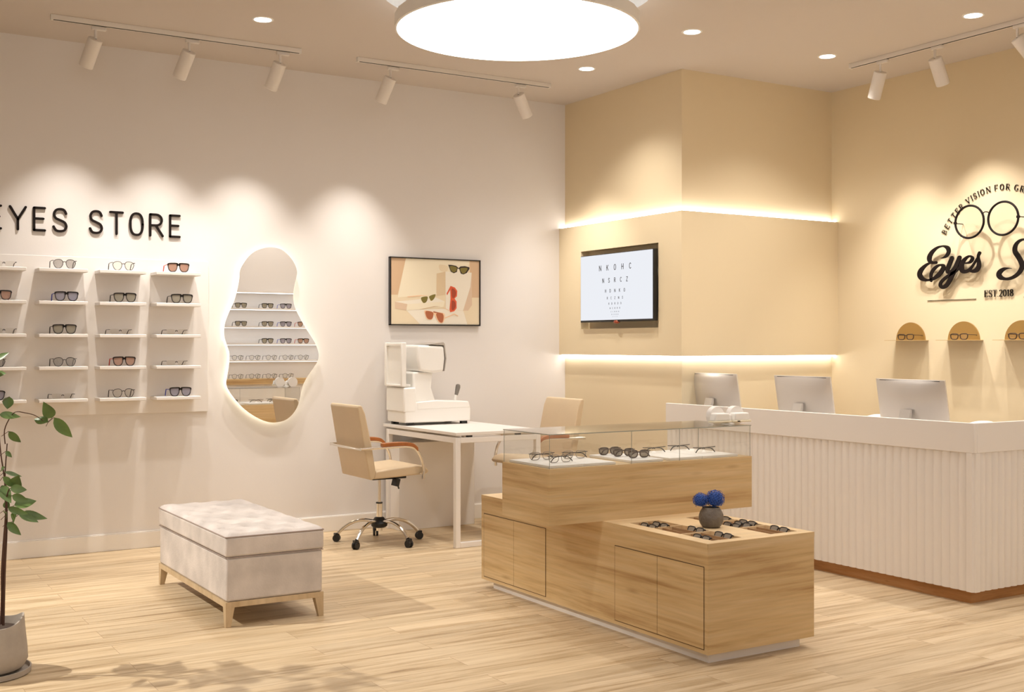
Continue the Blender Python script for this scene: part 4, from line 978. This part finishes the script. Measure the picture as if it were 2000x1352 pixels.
for sx_ in (0, 1):
    for sy_ in (0, 1):
        mb = MB(); vs = []
        for z, w in ((.098, .046), (0, .026)):
            x0 = 0 if not sx_ else OW-w; y0_ = 0 if not sy_ else OL-w
            vs += [(x0, y0_, z), (x0+w, y0_, z), (x0+w, y0_+w, z), (x0, y0_+w, z)]
        mb.add(vs, [(0,1,2,3), (7,6,5,4), (0,4,5,1), (1,5,6,2), (2,6,7,3), (3,7,4,0)]).build('leg', 'oak_pale', t, bevel=.001)
# ---------------------------------------------------------------- potted plant at the left edge
cx0, cy0 = .683, 5.408
t = thing('plant_pot', 'round grey concrete plant pot with a wavy rim on a saucer', 'plant pot', (cx0, cy0, 0))
MB().lathe([(.150, 0), (.182, .004), (.184, .026), (.178, .026), (.172, .012), (.001, .012)], n=48, capt=False).build('saucer', 'concrete', t)
mb = MB(); N = 64; vs = []; fs = []; prof = [(.125, .014), (.155, .03), (.170, .06), (.168, .10), (.163, .15), (.158, .20), (.1545, 1), (.148, 1), (.145, .19), (.14, .12)]
for r, z in prof:
    for k in range(N):
        a = 2*pi*k/N; top = .214+.034*max(0, cos(a-radians(-8)))**6+.018*max(0, cos(a-radians(150)))**4
        vs.append((r*cos(a), r*sin(a), top if z == 1 else z))
for i in range(len(prof)-1):
    for k in range(N): k2 = (k+1) % N; fs.append((i*N+k, i*N+k2, (i+1)*N+k2, (i+1)*N+k))
fs.append(list(range(N))[::-1]); mb.add(vs, fs).build('pot_body', 'concrete', t)
MB().lathe([(.001, .185), (.146, .185)], capb=False, capt=False).build('soil', 'soil', t, recalc=False)
t = thing('potted_plant', 'slender green leafy plant growing from the concrete pot at the left edge', 'plant', (cx0, cy0, .185))
rt = Vector((.853, -.522, 0)); fwd = Vector((.522, .853, 0))
def W3(l, z, d=0): return rt*l+fwd*d+Vector((0, 0, z-.185))
def leafmesh(mb, b, tp, wd, nrm, droop=.12):
    b = Vector(b); tp = Vector(tp); ax = tp-b; L = ax.length; ax.normalize()
    sd = ax.cross(nrm).normalized(); up = sd.cross(ax).normalized(); vs = []; fs = []; n = 8
    for i in range(n+1):
        q = i/n; w = wd*L*(sin(pi*q**.8)**.9)*(1-.25*q); c = b+ax*L*q-Vector((0, 0, 1))*L*droop*(q*q-q)*-1
        vs += [c-sd*w+up*w*.35, c, c+sd*w+up*w*.35]
    for i in range(n):
        for k in (0, 1): a = i*3+k; fs.append((a, a+1, a+4, a+3))
    mb.add(vs, fs)
st = MB()
def stempath(p, depth): return [tuple(W3(l, max(z, .19), depth[0]+(depth[1]-depth[0])*i/(len(p)-1))) for i, (l, z) in enumerate(p)]
for p, dp in zip(STEMS, ((0, .02), (.01, -.04), (.02, .05))):
    q = catmull(stempath(p, dp), 4); n = len(q); st.tube(q, [.0055-.0035*i/n for i in range(n)], 7)
tw = catmull([tuple(W3(l, z, .03-.02*i)) for i, (l, z) in enumerate(TWIG)], 4); st.tube(tw, [.0025-.001*i/len(tw) for i in range(len(tw))], 6)
rnd = random.Random(3); lf = MB()
for l0, z0, l1, z1, w in LEAVES:
    d = rnd.uniform(-.04, .04); b = W3(l0, z0, d); e = W3(l1, z1, d+rnd.uniform(-.05, .05))
    nr = (-fwd+Vector((rnd.uniform(-.4, .4), rnd.uniform(-.4, .4), rnd.uniform(.1, .8)))).normalized()
    leafmesh(lf, b, e, w*.95, nr)
    st.tube([b, W3(l0-(.02 if l0 < .35 else 0), z0-.02, d*.3)], .0012, 5)
# the rest of the crown, left of the stems
for k in range(46):
    a = rnd.uniform(0, 2*pi); z = rnd.uniform(.62, 1.42); r0 = rnd.uniform(.02, .10); Lf = rnd.uniform(.07, .13)
    cxx = -.06-.14*(z-.6)
    b = rt*(cxx+r0*cos(a))+fwd*(r0*sin(a))+Vector((0, 0, z-.185)); dr = rt*(cos(a)*.9-.35)+fwd*sin(a)+Vector((0, 0, rnd.uniform(-.5, .35)))
    e = b+dr.normalized()*Lf
    if (e.dot(rt)) > .02: continue
    leafmesh(lf, b, e, rnd.uniform(.26, .36), Vector((rnd.uniform(-.5, .5), rnd.uniform(-.5, .5), 1)).normalized())
    st.tube([b, rt*cxx+Vector((0, 0, b.z-.05))], .0014, 5)
qq = [tuple(rt*(-.02-.14*max(0, z-.5))+Vector((0, 0, z-.185))) for z in (.19, .4, .6, .8, 1.0, 1.2, 1.4)]
st.tube(catmull(qq, 3), .004, 7)
st.build('stems', 'bark', t); lf.build('leaves', 'leaf', t, recalc=False, smooth=80)
# ---------------------------------------------------------------- shelving on the front wall, seen in the mirror
t = thing('shelving_unit', 'tall white shelving unit with a wooden ledge, seen in the mirror', 'shelving', (3.85, 2.25, 0))
UW = 2.9; FZ = [.987, 1.215, 1.419, 1.628, 1.85]
MB().box((0, 0, 0), (UW, .03, 2.06)).build('back_panel', 'white_lacquer', t)
for x in (0, UW-.02): MB().box((x, .03, 0), (x+.02, .28, 2.06)).build('side_panel', 'white_lacquer', t)
for z in FZ[1:]+[2.04+.018]: MB().box((.03, .15, z-.022), (UW-.03, .24, z-.0182)).build('light_strip', 'added_shelf_glow', t)  # glowing strips added to brighten the shelves in the mirror
for z in FZ[1:]: MB().box((.02, .03, z-.018), (UW-.02, .27, z)).build('shelf', 'white_lacquer', t)
MB().box((.02, .03, 2.04), (UW-.02, .28, 2.06)).build('top_panel', 'white_lacquer', t)
MB().box((-.01, .03, .92), (UW+.01, .30, .987)).build('wooden_ledge', 'oak_honey', t)
MB().box((.02, .03, 0), (UW-.02, .28, .92)).build('base_cabinet', 'white_lacquer', t)
FR = [(4, 'BBL', [4.603, 4.939, 5.175]), (3, 'BBLR', [4.603, 4.939, 5.175, 5.404]), (2, 'BLR', [4.939, 5.175, 5.404]), (1, 'CCCCC', [4.561, 4.776, 4.988, 5.203, 5.404]), (0, 'CCCC', [4.561, 4.776, 4.988, 5.203])]
ORD = ['first', 'second', 'third', 'fourth', 'fifth']
for si, ks, xs in FR:
    nm = ['wooden ledge', 'lowest white shelf', 'middle shelf', 'second highest shelf', 'top shelf'][si]
    for i, (k, x) in enumerate(zip(ks, xs)):
        put(k, (x, 2.49, FZ[si]), pi, '%s, %s along the %s in the mirror' % (KIND[k][5], ORD[i], nm), 'glasses reflected in the mirror')
# ---------------------------------------------------------------- world, camera
w = bpy.data.worlds.new('world'); bpy.context.scene.world = w; w.use_nodes = True
w.node_tree.nodes['Background'].inputs[0].default_value = (1, .93, .85, 1); w.node_tree.nodes['Background'].inputs[1].default_value = .3
cam = bpy.data.cameras.new('camera'); co = bpy.data.objects.new('camera', cam); C.objects.link(co)
cam.sensor_width = 36; cam.lens = 2284*36/2000; cam.shift_y = (674-676)/2000; cam.clip_start = .05
co.location = (0, 0, 1.4); co.rotation_euler = (pi/2, 0, -(pi/2-radians(58.54)))
bpy.context.scene.camera = co
sc = bpy.context.scene
sc.view_settings.view_transform = 'Standard'; sc.view_settings.look = 'None'; sc.view_settings.exposure = EXPO
sc.cycles.max_bounces = 10; sc.cycles.diffuse_bounces = 5; sc.cycles.glossy_bounces = 5; sc.cycles.transparent_max_bounces = 16
sc.cycles.sample_clamp_indirect = 4; sc.cycles.caustics_reflective = False; sc.cycles.caustics_refractive = False
